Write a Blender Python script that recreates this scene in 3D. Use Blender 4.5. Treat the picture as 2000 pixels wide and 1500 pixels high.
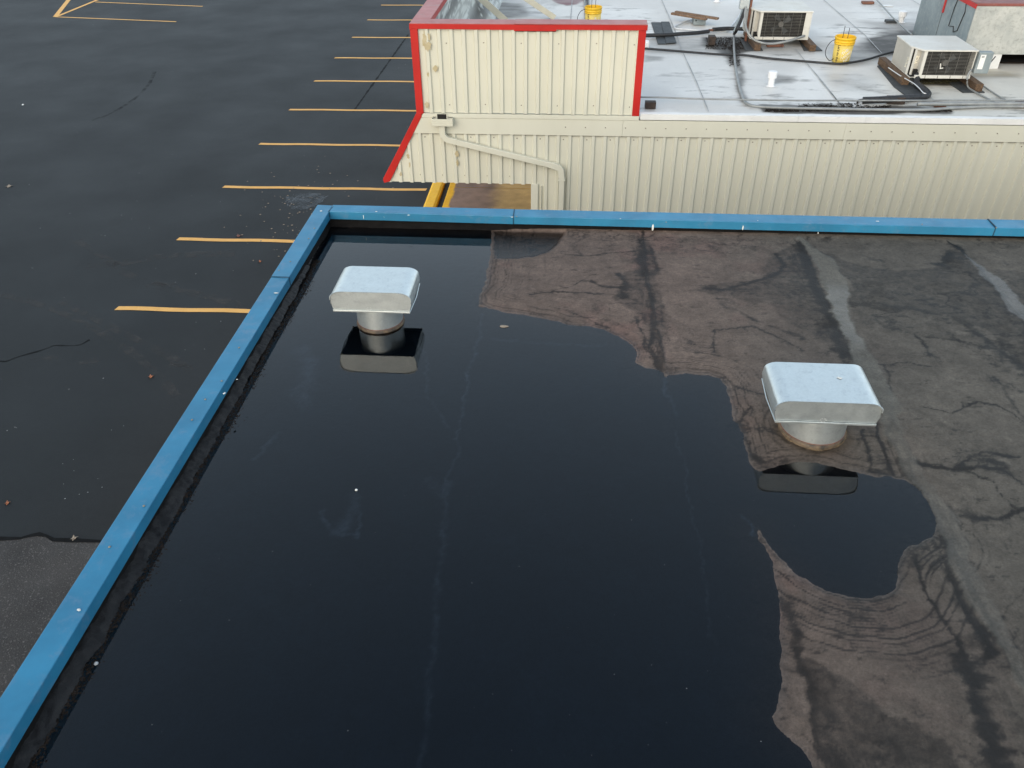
import bpy, bmesh, math, random
import numpy as np
from mathutils import Matrix, Vector
random.seed(7); rng = np.random.RandomState(11)
SC = bpy.context.scene
for o in list(bpy.data.objects): bpy.data.objects.remove(o)

# ------------------------------------------------------------------ camera, light, exposure
CAMZ = 6.9
FPX = 1568.0
ROT = np.array([[0.99760035, 0.06874505, -0.00822521],
                [-0.03389571, 0.58852836, 0.80776572],
                [-0.06037067, 0.80554856, -0.58944626]])   # rows: right, up, forward
cam_d = bpy.data.cameras.new('camera'); cam = bpy.data.objects.new('camera', cam_d)
SC.collection.objects.link(cam); SC.camera = cam
cam_d.sensor_width = 36; cam_d.lens = 36 * FPX / 2000; cam_d.clip_end = 2000; cam_d.clip_start = 0.05
r_, u_, f_ = ROT
cam.matrix_world = Matrix(((r_[0], u_[0], -f_[0], 0), (r_[1], u_[1], -f_[1], 0), (r_[2], u_[2], -f_[2], CAMZ), (0, 0, 0, 1)))
SUN_EL, SUN_AZ = math.radians(25), math.radians(203)      # azimuth clockwise from +Y: behind the camera, a little left
world = bpy.data.worlds.new('World'); SC.world = world; world.use_nodes = True
wn = world.node_tree; bg = wn.nodes['Background']
sky = wn.nodes.new('ShaderNodeTexSky'); sky.sky_type = 'NISHITA'; sky.sun_disc = False
sky.sun_elevation = SUN_EL; sky.sun_rotation = SUN_AZ; sky.altitude = 100; sky.air_density = 1.0; sky.dust_density = 1.5; sky.ozone_density = 1.0
hs = wn.nodes.new('ShaderNodeHueSaturation'); hs.inputs['Saturation'].default_value = 0.72
wn.links.new(sky.outputs[0], hs.inputs['Color']); wn.links.new(hs.outputs[0], bg.inputs[0])
bg.inputs[1].default_value = 0.10
# thin overcast brightening towards the horizon, the same all the way round
tc_ = wn.nodes.new('ShaderNodeTexCoord'); sx_ = wn.nodes.new('ShaderNodeSeparateXYZ'); wn.links.new(tc_.outputs['Generated'], sx_.inputs[0])
cr_ = wn.nodes.new('ShaderNodeValToRGB'); el_ = cr_.color_ramp.elements; el_.new(0.5); el_.new(0.6); el_.new(0.7)
for e_, (p_, c_) in zip(el_, ((0.0, (0.60, 0.64, 0.66)), (0.36, (0.93, 1.08, 1.16)), (0.60, (0.54, 0.70, 0.84)), (0.86, (0.16, 0.25, 0.36)), (1.0, (0.14, 0.22, 0.33)))): e_.position = p_; e_.color = (*c_, 1)
wn.links.new(sx_.outputs[2], cr_.inputs[0]); bg2 = wn.nodes.new('ShaderNodeBackground'); bg2.inputs[1].default_value = 0.76
wn.links.new(cr_.outputs[0], bg2.inputs[0]); ad_ = wn.nodes.new('ShaderNodeAddShader')
wn.links.new(bg.outputs[0], ad_.inputs[0]); wn.links.new(bg2.outputs[0], ad_.inputs[1]); wn.links.new(ad_.outputs[0], wn.nodes['World Output'].inputs[0])
sun_d = bpy.data.lights.new('sun', 'SUN'); sun = bpy.data.objects.new('sun', sun_d); SC.collection.objects.link(sun)
sun_d.energy = 1.75; sun_d.angle = math.radians(70); sun_d.color = (1, 0.84, 0.62)
sd_ = Vector((math.sin(SUN_AZ) * math.cos(SUN_EL), math.cos(SUN_AZ) * math.cos(SUN_EL), math.sin(SUN_EL)))
sun.rotation_euler = sd_.to_track_quat('Z', 'Y').to_euler()
SC.view_settings.view_transform = 'Standard'; SC.view_settings.look = 'None'; SC.view_settings.gamma = 1
SC.view_settings.use_curve_mapping = False; SC.view_settings.exposure = 0.25
SC.cycles.max_bounces = 8; SC.cycles.transparent_max_bounces = 8; SC.cycles.use_denoising = True
SC.cycles.caustics_reflective = False; SC.cycles.caustics_refractive = False

# ------------------------------------------------------------------ measuring helpers (photo sight line -> point on a known plane)
def ray(px, py): return ROT.T @ np.array([(px - 1000) / FPX, -(py - 750) / FPX, 1.0])
def at(px, py, z):
    d = ray(px, py); t = (z - CAMZ) / d[2]; return Vector((d[0] * t, d[1] * t, z))
def atY(px, py, Y):
    d = ray(px, py); t = Y / d[1]; return Vector((d[0] * t, Y, CAMZ + d[2] * t))
def atl(pts, z): return [at(x, y, z) for x, y in pts]
W = 3.8      # pond level on the near roof
R = 3.57     # far roof level
YW = 10.4    # face of the far building

# ------------------------------------------------------------------ materials
def new_mat(name):
    m = bpy.data.materials.new(name); m.use_nodes = True
    nt = m.node_tree; b = nt.nodes['Principled BSDF']; return m, nt, b
def noise(nt, scale, detail=6, rough=0.6, vec=None, dist=0.0):
    n = nt.nodes.new('ShaderNodeTexNoise'); n.inputs['Scale'].default_value = scale; n.inputs['Detail'].default_value = detail
    n.inputs['Roughness'].default_value = rough; n.inputs['Distortion'].default_value = dist
    nt.links.new(vec, n.inputs['Vector']); return n.outputs[0]
def ramp(nt, fac, stops):
    r = nt.nodes.new('ShaderNodeValToRGB'); e = r.color_ramp.elements
    while len(e) < len(stops): e.new(0.5)
    for k, (p, c) in enumerate(stops):
        e[k].position = p; e[k].color = (*c, 1) if not np.isscalar(c) else (c, c, c, 1)
    nt.links.new(fac, r.inputs[0]); return r.outputs[0]
def mixc(nt, fac, a, b, mode='MIX'):
    m = nt.nodes.new('ShaderNodeMix'); m.data_type = 'RGBA'; m.blend_type = mode
    for s, v in ((m.inputs[0], fac), (m.inputs[6], a), (m.inputs[7], b)):
        if hasattr(v, 'is_linked'): nt.links.new(v, s)
        elif np.isscalar(v): s.default_value = v if s == m.inputs[0] else (v, v, v, 1)
        else: s.default_value = (*v, 1)
    return m.outputs[2]
def math_(nt, op, a, b=None, c=None, clamp=False):
    m = nt.nodes.new('ShaderNodeMath'); m.operation = op; m.use_clamp = clamp
    for s, v in zip(m.inputs, (a, b, c)):
        if v is None: continue
        if hasattr(v, 'is_linked'): nt.links.new(v, s)
        else: s.default_value = v
    return m.outputs[0]
def wpos(nt, sc=(1, 1, 1)):
    g = nt.nodes.new('ShaderNodeNewGeometry'); mp = nt.nodes.new('ShaderNodeMapping'); mp.inputs['Scale'].default_value = sc
    nt.links.new(g.outputs['Position'], mp.inputs['Vector']); return mp.outputs[0]
def add_bump(nt, b, h, strength, dist=0.01):
    bn = nt.nodes.new('ShaderNodeBump'); bn.inputs['Strength'].default_value = strength; bn.inputs['Distance'].default_value = dist
    nt.links.new(h, bn.inputs['Height']); nt.links.new(bn.outputs[0], b.inputs['Normal'])
def mat(name, c, c2=None, scale=3.0, rough=0.6, rough2=None, metal=0.0, bump=0.0, bscale=60, stretch=(1, 1, 1), dirt=None, dscale=5, dth=(0.55, 0.75), spec=0.5):
    m, nt, b = new_mat(name); p = wpos(nt, stretch)
    c2 = c2 or tuple(v * 0.82 for v in c)
    n = noise(nt, scale, 8, 0.62, p); col = ramp(nt, n, [(0.35, c2), (0.65, c)])
    if dirt:
        n2 = noise(nt, dscale, 8, 0.7, p, 0.3); col = mixc(nt, ramp(nt, n2, [(dth[0], 0.0), (dth[1], 1.0)]), col, dirt)
    nt.links.new(col, b.inputs['Base Color'])
    rr = rough2 if rough2 is not None else min(1, rough + 0.12)
    nt.links.new(ramp(nt, noise(nt, scale * 2.3, 4, 0.6, p), [(0.35, rough), (0.65, rr)]), b.inputs['Roughness'])
    b.inputs['Metallic'].default_value = metal; b.inputs['Specular IOR Level'].default_value = spec
    if bump: add_bump(nt, b, noise(nt, bscale, 5, 0.6, p), bump)
    return m
M = {}
M['blue'] = mat('blue_painted_metal', (0.030, 0.215, 0.37), (0.024, 0.165, 0.29), 3.0, 0.36, 0.48, bump=0.25, bscale=6, dirt=(0.11, 0.21, 0.32), dscale=9, dth=(0.54, 0.8))
M['red'] = mat('red_painted_metal', (0.50, 0.022, 0.018), (0.42, 0.018, 0.015), 2.0, 0.4, 0.5, spec=0.3)
M['redtop'] = mat('chalky_faded_red_metal', (0.42, 0.13, 0.12), (0.34, 0.09, 0.08), 3.0, 0.42, 0.5, dirt=(0.30, 0.17, 0.15), dscale=6)
M['cream'] = mat('cream_painted_metal', (0.635, 0.625, 0.525), (0.59, 0.58, 0.48), 1.2, 0.42, 0.5, stretch=(1, 1, 0.35))
M['cream_patch'] = mat('old_tan_primer', (0.42, 0.35, 0.2), (0.5, 0.43, 0.28), 12, 0.7)
M['white_metal'] = mat('white_painted_edge_metal', (0.78, 0.78, 0.76), (0.7, 0.7, 0.68), 4, 0.4, dirt=(0.4, 0.4, 0.38), dscale=5, dth=(0.62, 0.8))
M['pvc'] = mat('white_pvc', (0.82, 0.82, 0.82), (0.75, 0.75, 0.74), 6, 0.35)
M['acwhite'] = mat('aged_white_enamel', (0.66, 0.65, 0.60), (0.58, 0.56, 0.5), 3, 0.4, dirt=(0.35, 0.31, 0.25), dscale=4, dth=(0.6, 0.85))
M['wood'] = mat('weathered_wood', (0.15, 0.092, 0.052), (0.065, 0.038, 0.022), 14, 0.8, bump=0.5, bscale=50, stretch=(3, 0.4, 3))
M['plank'] = mat('weathered_plank', (0.27, 0.175, 0.11), (0.12, 0.07, 0.045), 10, 0.8, bump=0.5, bscale=50, stretch=(0.4, 4, 4))
M['dwood'] = mat('wet_dark_wood', (0.06, 0.04, 0.03), (0.02, 0.015, 0.012), 14, 0.7, bump=0.5)
M['rubber'] = mat('black_rubber_mat', (0.055, 0.06, 0.062), (0.03, 0.034, 0.036), 8, 0.6, bump=0.2)
M['black'] = mat('black_foam_sleeve', (0.014, 0.014, 0.015), (0.03, 0.03, 0.032), 20, 0.5, bump=0.3)
M['dark'] = mat('dark_interior', (0.006, 0.006, 0.006), (0.012, 0.011, 0.01), 10, 0.8)
M['acside'] = mat('dull_beige_enamel', (0.50, 0.475, 0.42), (0.42, 0.40, 0.35), 3, 0.45, dirt=(0.3, 0.27, 0.22), dscale=5, dth=(0.6, 0.85))
M['grille'] = mat('dusty_grille_wire', (0.22, 0.21, 0.19), (0.12, 0.115, 0.105), 12, 0.5, metal=0.3)
M['conduit'] = mat('grey_conduit', (0.34, 0.35, 0.34), (0.24, 0.25, 0.25), 8, 0.45, metal=0.3)
M['wconduit'] = mat('white_conduit', (0.66, 0.67, 0.68), (0.5, 0.51, 0.52), 8, 0.4)
M['bucket'] = mat('yellow_plastic', (0.80, 0.48, 0.012), (0.74, 0.43, 0.01), 9, 0.4)
M['bucketlo'] = mat('faded_yellow_plastic', (0.72, 0.55, 0.13), (0.62, 0.46, 0.09), 9, 0.45)
M['ink'] = mat('black_print', (0.03, 0.028, 0.02), None, 9, 0.6)
M['inkwhite'] = mat('white_print', (0.8, 0.74, 0.6), None, 9, 0.6)
M['yellow'] = mat('yellow_kerb_paint', (0.90, 0.52, 0.010), (0.84, 0.46, 0.008), 6, 0.55, bump=0.5, bscale=40, dirt=(0.25, 0.15, 0.03), dscale=9, dth=(0.66, 0.8))
M['line'] = mat('faded_yellow_line_paint', (0.82, 0.45, 0.12), (0.72, 0.39, 0.10), 4, 0.6, dirt=(0.3, 0.2, 0.1), dscale=14, dth=(0.66, 0.9), bump=0.2)
M['copper'] = mat('rusty_pipe', (0.22, 0.09, 0.05), (0.12, 0.05, 0.035), 14, 0.6)
M['leaf'] = mat('dry_leaf', (0.34, 0.27, 0.2), (0.24, 0.19, 0.14), 30, 0.7)
M['orange_leaf'] = mat('orange_leaf', (0.4, 0.14, 0.06), (0.25, 0.09, 0.04), 30, 0.7)
M['mulch'] = mat('rotten_leaf_mulch', (0.030, 0.021, 0.016), (0.006, 0.005, 0.004), 30, 0.85, bump=0.6, spec=0.12)
M['moss'] = mat('mossy_dirt', (0.09, 0.08, 0.03), (0.03, 0.024, 0.014), 18, 0.8, bump=0.6)
M['speck'] = mat('pale_grit', (0.42, 0.43, 0.43), (0.25, 0.26, 0.27), 30, 0.6)
M['dropping'] = mat('bird_dropping', (0.8, 0.8, 0.76), (0.6, 0.6, 0.55), 60, 0.7)
M['screw'] = mat('dull_screw_head', (0.28, 0.25, 0.2), (0.2, 0.18, 0.15), 60, 0.5, metal=0.3)
M['tan'] = mat('cream_steel_angle', (0.62, 0.58, 0.46), (0.52, 0.49, 0.39), 5, 0.5)
M['caulk'] = mat('dark_joint', (0.012, 0.05, 0.085), None, 10, 0.6)
M['sealant'] = mat('brown_sealant', (0.15, 0.10, 0.055), (0.022, 0.016, 0.012), 16, 0.45, bump=0.4, bscale=90)
M['flashing'] = mat('black_base_flashing', (0.008, 0.007, 0.0065), (0.0045, 0.0042, 0.0042), 9, 0.75, spec=0.15, bump=0.5, bscale=30, stretch=(1, 1, 1.5))
M['seam'] = mat('grey_roof_seam', (0.46, 0.47, 0.47), (0.26, 0.27, 0.27), 6, 0.6)  # plain grey of the roof seams and the small label print
M['galv_dull'] = mat('dull_galvanised_sheet', (0.32, 0.37, 0.38), (0.22, 0.265, 0.28), 2.2, 0.45, 0.6, metal=0.35, dirt=(0.42, 0.45, 0.44), dscale=14, dth=(0.5, 0.85))
M['duct_white'] = mat('blotchy_white_duct_paint', (0.50, 0.505, 0.47), (0.36, 0.375, 0.355), 4, 0.6, dirt=(0.22, 0.22, 0.20), dscale=20, dth=(0.5, 0.8))
M['rusttop'] = mat('rusty_faded_red_metal', (0.27, 0.085, 0.07), (0.18, 0.055, 0.045), 4, 0.5, dirt=(0.3, 0.17, 0.14), dscale=7)
M['asphalt_patch'] = mat('coarse_brown_asphalt', (0.060, 0.056, 0.053), (0.040, 0.038, 0.037), 1.2, 0.7, 0.85, bump=1.0, bscale=70, dirt=(0.17, 0.16, 0.15), dscale=48, dth=(0.56, 0.66), spec=.3)
def galv():
    m, nt, b = new_mat('galvanised_steel'); p = wpos(nt)
    v = nt.nodes.new('ShaderNodeTexVoronoi'); v.inputs['Scale'].default_value = 95; nt.links.new(p, v.inputs['Vector'])
    c = ramp(nt, v.outputs['Color'], [(0.2, (0.60, 0.64, 0.63)), (0.9, (0.64, 0.68, 0.67))])
    sm = ramp(nt, noise(nt, 22, 8, 0.72, p, 0.4), [(0.53, 0.0), (0.70, 0.5)])
    c = mixc(nt, sm, c, (0.40, 0.43, 0.45)); nt.links.new(c, b.inputs['Base Color'])
    b.inputs['Metallic'].default_value = 0.8
    nt.links.new(ramp(nt, noise(nt, 14, 5, 0.6, p), [(0.3, 0.30), (0.7, 0.44)]), b.inputs['Roughness'])
    add_bump(nt, b, noise(nt, 9, 3, 0.5, p), 0.12, 0.01); return m
M['galv'] = galv()
def asphalt():
    m, nt, b = new_mat('sealed_asphalt'); p = wpos(nt); ps = wpos(nt, (0.75, 1.0, 1))
    base = ramp(nt, noise(nt, 0.35, 4, 0.5, p), [(0.25, (0.0098, 0.0118, 0.0126)), (0.75, (0.0132, 0.0158, 0.0168))])
    mot = ramp(nt, noise(nt, 9.0, 12, 0.75, p, 0.2), [(0.3, 0.84), (0.7, 1.14)]); base = mixc(nt, 1.0, base, mot, 'MULTIPLY')
    gr = ramp(nt, noise(nt, 60, 6, 0.8, p), [(0.3, 0.75), (0.62, 1.05), (0.74, 1.9)]); base = mixc(nt, 1.0, base, gr, 'MULTIPLY')
    gx = nt.nodes.new('ShaderNodeSeparateXYZ'); nt.links.new(p, gx.inputs[0])
    nearb = math_(nt, 'MULTIPLY', ramp(nt, math_(nt, 'MULTIPLY_ADD', gx.outputs[0], 0.1, 0.95), [(0.3, 0.0), (0.65, 1.0)]), ramp(nt, math_(nt, 'MULTIPLY', gx.outputs[1], 0.04), [(0.3, 1.0), (0.8, 0.15)]))
    base = mixc(nt, nearb, base, mixc(nt, 1.0, base, (1.55, 1.12, 0.95), 'MULTIPLY'))
    sc = ramp(nt, noise(nt, 2.2, 12, 0.78, ps, 0.8), [(0.64, 0.0), (0.86, 0.35)]); base = mixc(nt, sc, base, (0.085, 0.09, 0.093))
    nt.links.new(base, b.inputs['Base Color'])
    nt.links.new(ramp(nt, noise(nt, 0.5, 4, 0.55, p), [(0.3, 0.58), (0.7, 0.68)]), b.inputs['Roughness'])
    b.inputs['Specular IOR Level'].default_value = 0.3; add_bump(nt, b, noise(nt, 90, 4, 0.6, p), 0.35, 0.006); return m
M['asphalt'] = asphalt()
M['tar'] = mat('black_tar', (0.003, 0.003, 0.003), (0.006, 0.006, 0.006), 8, 0.7, spec=0.15)
def veil(name, c, lo, hi, sc, alpha, stretch=(1, 1, 1), rough=0.7):
    m, nt, b = new_mat(name); p = wpos(nt, stretch); t = nt.nodes.new('ShaderNodeBsdfTransparent'); mx = nt.nodes.new('ShaderNodeMixShader'); out = nt.nodes['Material Output']
    b.inputs['Base Color'].default_value = (*c, 1); b.inputs['Roughness'].default_value = rough; b.inputs['Specular IOR Level'].default_value = 0.3
    f = ramp(nt, noise(nt, sc, 8, 0.7, p, .4), [(lo, 0.0), (hi, alpha)]); nt.links.new(f, mx.inputs[0]); nt.links.new(t.outputs[0], mx.inputs[1]); nt.links.new(b.outputs[0], mx.inputs[2]); nt.links.new(mx.outputs[0], out.inputs['Surface']); return m
M['scuff'] = veil('grey_tyre_scuff', (0.075, 0.073, 0.07), 0.45, 0.62, 3.5, 0.42)
M['scuff_dark'] = veil('dark_tyre_scuff', (0.004, 0.004, 0.004), 0.42, 0.6, 3.0, 0.55)
M['wetspot'] = veil('wet_asphalt_film', (0.05, 0.062, 0.075), 0.40, 0.60, 4.0, 0.5, rough=0.2)
def attr_mat(name, fine=60, big=6, rough=(0.75, 0.18), bump=0.5, amp=(0.8, 1.18)):
    m, nt, b = new_mat(name); p = wpos(nt)
    a = nt.nodes.new('ShaderNodeAttribute'); a.attribute_name = 'tone'
    w = nt.nodes.new('ShaderNodeAttribute'); w.attribute_name = 'wet'
    n1 = ramp(nt, noise(nt, big, 10, 0.72, p, 0.3), [(0.32, amp[0]), (0.68, amp[1])])
    n2 = ramp(nt, noise(nt, fine, 8, 0.75, p), [(0.30, amp[0]), (0.70, amp[1])])
    c = mixc(nt, 1.0, mixc(nt, 1.0, a.outputs['Color'], n1, 'MULTIPLY'), n2, 'MULTIPLY')
    nt.links.new(c, b.inputs['Base Color'])
    mr = nt.nodes.new('ShaderNodeMapRange'); mr.inputs['To Min'].default_value = rough[0]; mr.inputs['To Max'].default_value = rough[1]
    b.inputs['Specular IOR Level'].default_value = 0.32; nt.links.new(w.outputs['Fac'], mr.inputs['Value']); nt.links.new(mr.outputs[0], b.inputs['Roughness'])
    h = math_(nt, 'ADD', noise(nt, fine * 2.2, 5, 0.7, p), math_(nt, 'MULTIPLY', noise(nt, big * 3, 6, 0.6, p), 1.5))
    add_bump(nt, b, h, bump, 0.006); return m
M['membrane'] = attr_mat('weathered_membrane', 85, 8, (0.8, 0.16), 0.5, (0.72, 1.28))
M['white_roof'] = attr_mat('white_coated_roof', 30, 1.6, (0.55, 0.12), 0.12, (0.95, 1.04))
M['concrete'] = attr_mat('stained_lit_concrete', 70, 2.5, (0.7, 0.3), 0.4, (0.85, 1.15))
def water():
    m, nt, b = new_mat('pond_water'); nt.nodes.remove(b); out = nt.nodes['Material Output']
    p = wpos(nt)
    fr = nt.nodes.new('ShaderNodeFresnel'); fr.inputs['IOR'].default_value = 1.42
    g = nt.nodes.new('ShaderNodeBsdfGlossy'); g.inputs['Roughness'].default_value = 0.012; g.inputs['Color'].default_value = (1, 1, 1, 1)
    t = nt.nodes.new('ShaderNodeBsdfTransparent'); t.inputs['Color'].default_value = (0.50, 0.53, 0.56, 1)
    bn = nt.nodes.new('ShaderNodeBump'); bn.inputs['Strength'].default_value = 0.04; bn.inputs['Distance'].default_value = 0.004
    nt.links.new(noise(nt, 3.0, 2, 0.4, p), bn.inputs['Height']); nt.links.new(bn.outputs[0], g.inputs['Normal'])
    mx = nt.nodes.new('ShaderNodeMixShader'); nt.links.new(fr.outputs[0], mx.inputs[0]); nt.links.new(t.outputs[0], mx.inputs[1]); nt.links.new(g.outputs[0], mx.inputs[2])
    nt.links.new(mx.outputs[0], out.inputs['Surface']); return m
M['water'] = water()

# ------------------------------------------------------------------ object helpers
COL = SC.collection
def tag(o, label=None, cat=None, group=None, kind=None):
    if label: o['label'] = label
    if cat: o['category'] = cat
    if group: o['group'] = group
    if kind: o['kind'] = kind
    return o
def empty(name, loc, label, cat, group=None):
    o = bpy.data.objects.new(name, None); COL.objects.link(o); o.location = loc; o.empty_display_size = 0.1
    return tag(o, label, cat, group)
def link_mesh(name, verts, faces, m, parent=None, smooth=False, bevel=0.0, solid=0.0):
    me = bpy.data.meshes.new(name); me.from_pydata([tuple(v) for v in verts], [], faces); me.update()
    o = bpy.data.objects.new(name, me); COL.objects.link(o); me.materials.append(M[m] if isinstance(m, str) else m)
    if smooth:
        for p in me.polygons: p.use_smooth = True
    if solid:
        s = o.modifiers.new('s', 'SOLIDIFY'); s.thickness = solid; s.offset = 0
    if bevel:
        b = o.modifiers.new('b', 'BEVEL'); b.width = bevel; b.segments = 2; b.limit_method = 'ANGLE'
    if parent:
        o.parent = parent; o.matrix_parent_inverse = Matrix.Translation(parent.location).inverted()
    return o
class MB:
    def __init__(s): s.v = []; s.f = []
    def add(s, vs, fs):
        n = len(s.v); s.v += [tuple(v) for v in vs]; s.f += [tuple(i + n for i in f) for f in fs]; return s
    def box(s, a, b):
        x0, y0, z0 = a; x1, y1, z1 = b
        return s.add([(x0, y0, z0), (x1, y0, z0), (x1, y1, z0), (x0, y1, z0), (x0, y0, z1), (x1, y0, z1), (x1, y1, z1), (x0, y1, z1)],
                     [(0, 3, 2, 1), (4, 5, 6, 7), (0, 1, 5, 4), (1, 2, 6, 5), (2, 3, 7, 6), (3, 0, 4, 7)])
    def prism(s, poly, z0, z1):      # poly in XY, counter-clockwise
        n = len(poly); s.add([(x, y, z0) for x, y in poly] + [(x, y, z1) for x, y in poly],
                             [tuple(range(n - 1, -1, -1)), tuple(range(n, 2 * n))] + [(i, (i + 1) % n, n + (i + 1) % n, n + i) for i in range(n)]); return s
    def prismy(s, poly, y0, y1):     # poly in XZ, extruded along Y
        n = len(poly); s.add([(x, y0, z) for x, z in poly] + [(x, y1, z) for x, z in poly],
                             [tuple(range(n)), tuple(range(2 * n - 1, n - 1, -1))] + [((i + 1) % n, i, n + i, n + (i + 1) % n) for i in range(n)]); return s
    def tube(s, pts, r, n=8, close=True, flat=None):
        pts = [Vector(p) for p in pts]; rings = []
        up = Vector((0, 0, 1))
        for i, p in enumerate(pts):
            d = (pts[min(i + 1, len(pts) - 1)] - pts[max(i - 1, 0)]).normalized()
            a = d.cross(up) if abs(d.z) < 0.95 else d.cross(Vector((0, 1, 0)))
            a.normalize(); b = d.cross(a).normalized()
            rr = r[i] if not np.isscalar(r) else r
            ring = []
            for k in range(n):
                t = 2 * math.pi * (k + 0.5) / n
                ring.append(p + a * (math.cos(t) * rr) + b * (math.sin(t) * rr))
            rings.append(ring)
        vs = [v for rg in rings for v in rg]; fs = []
        for i in range(len(pts) - 1):
            for k in range(n):
                fs.append((i * n + k, i * n + (k + 1) % n, (i + 1) * n + (k + 1) % n, (i + 1) * n + k))
        if close: fs += [tuple(range(n - 1, -1, -1)), tuple((len(pts) - 1) * n + k for k in range(n))]
        return s.add(vs, fs)
    def lathe(s, prof, c, n=32, a0=0, a1=2 * math.pi):     # prof [(r,z)]
        full = abs(a1 - a0 - 2 * math.pi) < 1e-6; m = n if full else n + 1
        vs = [(c[0] + r * math.cos(a0 + (a1 - a0) * k / n), c[1] + r * math.sin(a0 + (a1 - a0) * k / n), c[2] + z) for r, z in prof for k in range(m)]
        fs = []
        for i in range(len(prof) - 1):
            for k in range(n):
                k2 = (k + 1) % m; fs.append((i * m + k, i * m + k2, (i + 1) * m + k2, (i + 1) * m + k))
        return s.add(vs, fs)
    def build(s, name, m, parent=None, **k): return link_mesh(name, s.v, s.f, m, parent, **k)
def smooth_path(pts, n=6):
    pts = [Vector(p) for p in pts]; out = []
    P = [pts[0]] + pts + [pts[-1]]
    for i in range(1, len(P) - 2):
        for k in range(n):
            t = k / n; a, b, c, d = P[i - 1], P[i], P[i + 1], P[i + 2]
            out.append(0.5 * ((2 * b) + (c - a) * t + (2 * a - 5 * b + 4 * c - d) * t * t + (3 * b - a - 3 * c + d) * t ** 3))
    out.append(pts[-1]); return out
def pathz(pts, z, dz=0.0, n=6): return smooth_path([at(x, y, z) + Vector((0, 0, dz)) for x, y in pts], n)

# numpy value noise
_tabs = {}
def vnoise(x, y, scale, seed=0, octs=5, gain=0.55):
    out = np.zeros_like(x); amp = 1.0; tot = 0.0
    for o in range(octs):
        key = (seed, o)
        if key not in _tabs: _tabs[key] = np.random.RandomState(seed * 31 + o + 5).rand(257, 257)
        T = _tabs[key]; fx = x * scale * 2 ** o + 57.3 * (o + 1); fy = y * scale * 2 ** o + 31.7 * (o + 1)
        ix = np.floor(fx).astype(int); iy = np.floor(fy).astype(int); tx = fx - ix; ty = fy - iy
        tx = tx * tx * (3 - 2 * tx); ty = ty * ty * (3 - 2 * ty)
        a = T[ix % 256, iy % 256]; b = T[(ix + 1) % 256, iy % 256]; c = T[ix % 256, (iy + 1) % 256]; d = T[(ix + 1) % 256, (iy + 1) % 256]
        out += amp * ((a * (1 - tx) + b * tx) * (1 - ty) + (c * (1 - tx) + d * tx) * ty); tot += amp; amp *= gain
    return out / tot
def seg_dist(X, Y, pts, closed=False):
    D = np.full(X.shape, 1e9); n = len(pts)
    for i in range(n if closed else n - 1):
        (x0, y0), (x1, y1) = pts[i], pts[(i + 1) % n]; dx, dy = x1 - x0, y1 - y0; L = dx * dx + dy * dy + 1e-12
        t = np.clip(((X - x0) * dx + (Y - y0) * dy) / L, 0, 1)
        D = np.minimum(D, (X - x0 - t * dx) ** 2 + (Y - y0 - t * dy) ** 2)
    return np.sqrt(D)
def poly_sd(X, Y, pts):
    ins = np.zeros(X.shape, bool); n = len(pts)
    for i in range(n):
        (x0, y0), (x1, y1) = pts[i], pts[(i + 1) % n]
        if y0 == y1: continue
        c = ((y0 > Y) != (y1 > Y)) & (X < (x1 - x0) * (Y - y0) / (y1 - y0) + x0); ins ^= c
    d = seg_dist(X, Y, pts, True); return np.where(ins, -d, d)
def sstep(a, b, x):
    t = np.clip((x - a) / (b - a), 0, 1); return t * t * (3 - 2 * t)
def xy(pts, z): return [tuple(at(a, b, z)[:2]) for a, b in pts]
def grid_mesh(name, xs, ys, zf, mname, parent, tone, wet, keep=None):
    X, Y = np.meshgrid(xs, ys, indexing='ij'); Z = zf
    nx, ny = X.shape; me = bpy.data.meshes.new(name)
    co = np.stack([X, Y, Z], -1).reshape(-1, 3).astype(np.float32)
    I = np.arange(nx * ny).reshape(nx, ny)
    q = np.stack([I[:-1, :-1], I[1:, :-1], I[1:, 1:], I[:-1, 1:]], -1).reshape(-1, 4)
    if keep is not None:
        k = (keep[:-1, :-1] & keep[1:, :-1] & keep[1:, 1:] & keep[:-1, 1:]).reshape(-1); q = q[k]
    me.vertices.add(len(co)); me.vertices.foreach_set('co', co.ravel())
    me.loops.add(q.size); me.loops.foreach_set('vertex_index', q.ravel().astype(np.int32))
    me.polygons.add(len(q)); me.polygons.foreach_set('loop_start', np.arange(0, q.size, 4, dtype=np.int32))
    me.update(calc_edges=True); me.polygons.foreach_set('use_smooth', np.ones(len(q), bool))
    ca = me.attributes.new('tone', 'FLOAT_COLOR', 'POINT'); c4 = np.ones((nx * ny, 4), np.float32); c4[:, :3] = tone.reshape(-1, 3); ca.data.foreach_set('color', c4.ravel())
    wa = me.attributes.new('wet', 'FLOAT', 'POINT'); wa.data.foreach_set('value', wet.astype(np.float32).ravel())
    o = bpy.data.objects.new(name, me); COL.objects.link(o); me.materials.append(M[mname])
    if parent: o.parent = parent; o.matrix_parent_inverse = Matrix.Translation(parent.location).inverted()
    return o
#PART2
# ================================================================== GROUND
gm = MB(); gm.add([(-400, -300, 0), (400, -300, 0), (400, 600, 0), (-400, 600, 0)], [(0, 1, 2, 3)])
lot = gm.build('parking_lot', 'asphalt'); tag(lot, 'dark sealed asphalt of the parking lot with faded tyre scuffs', kind='structure')
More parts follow.
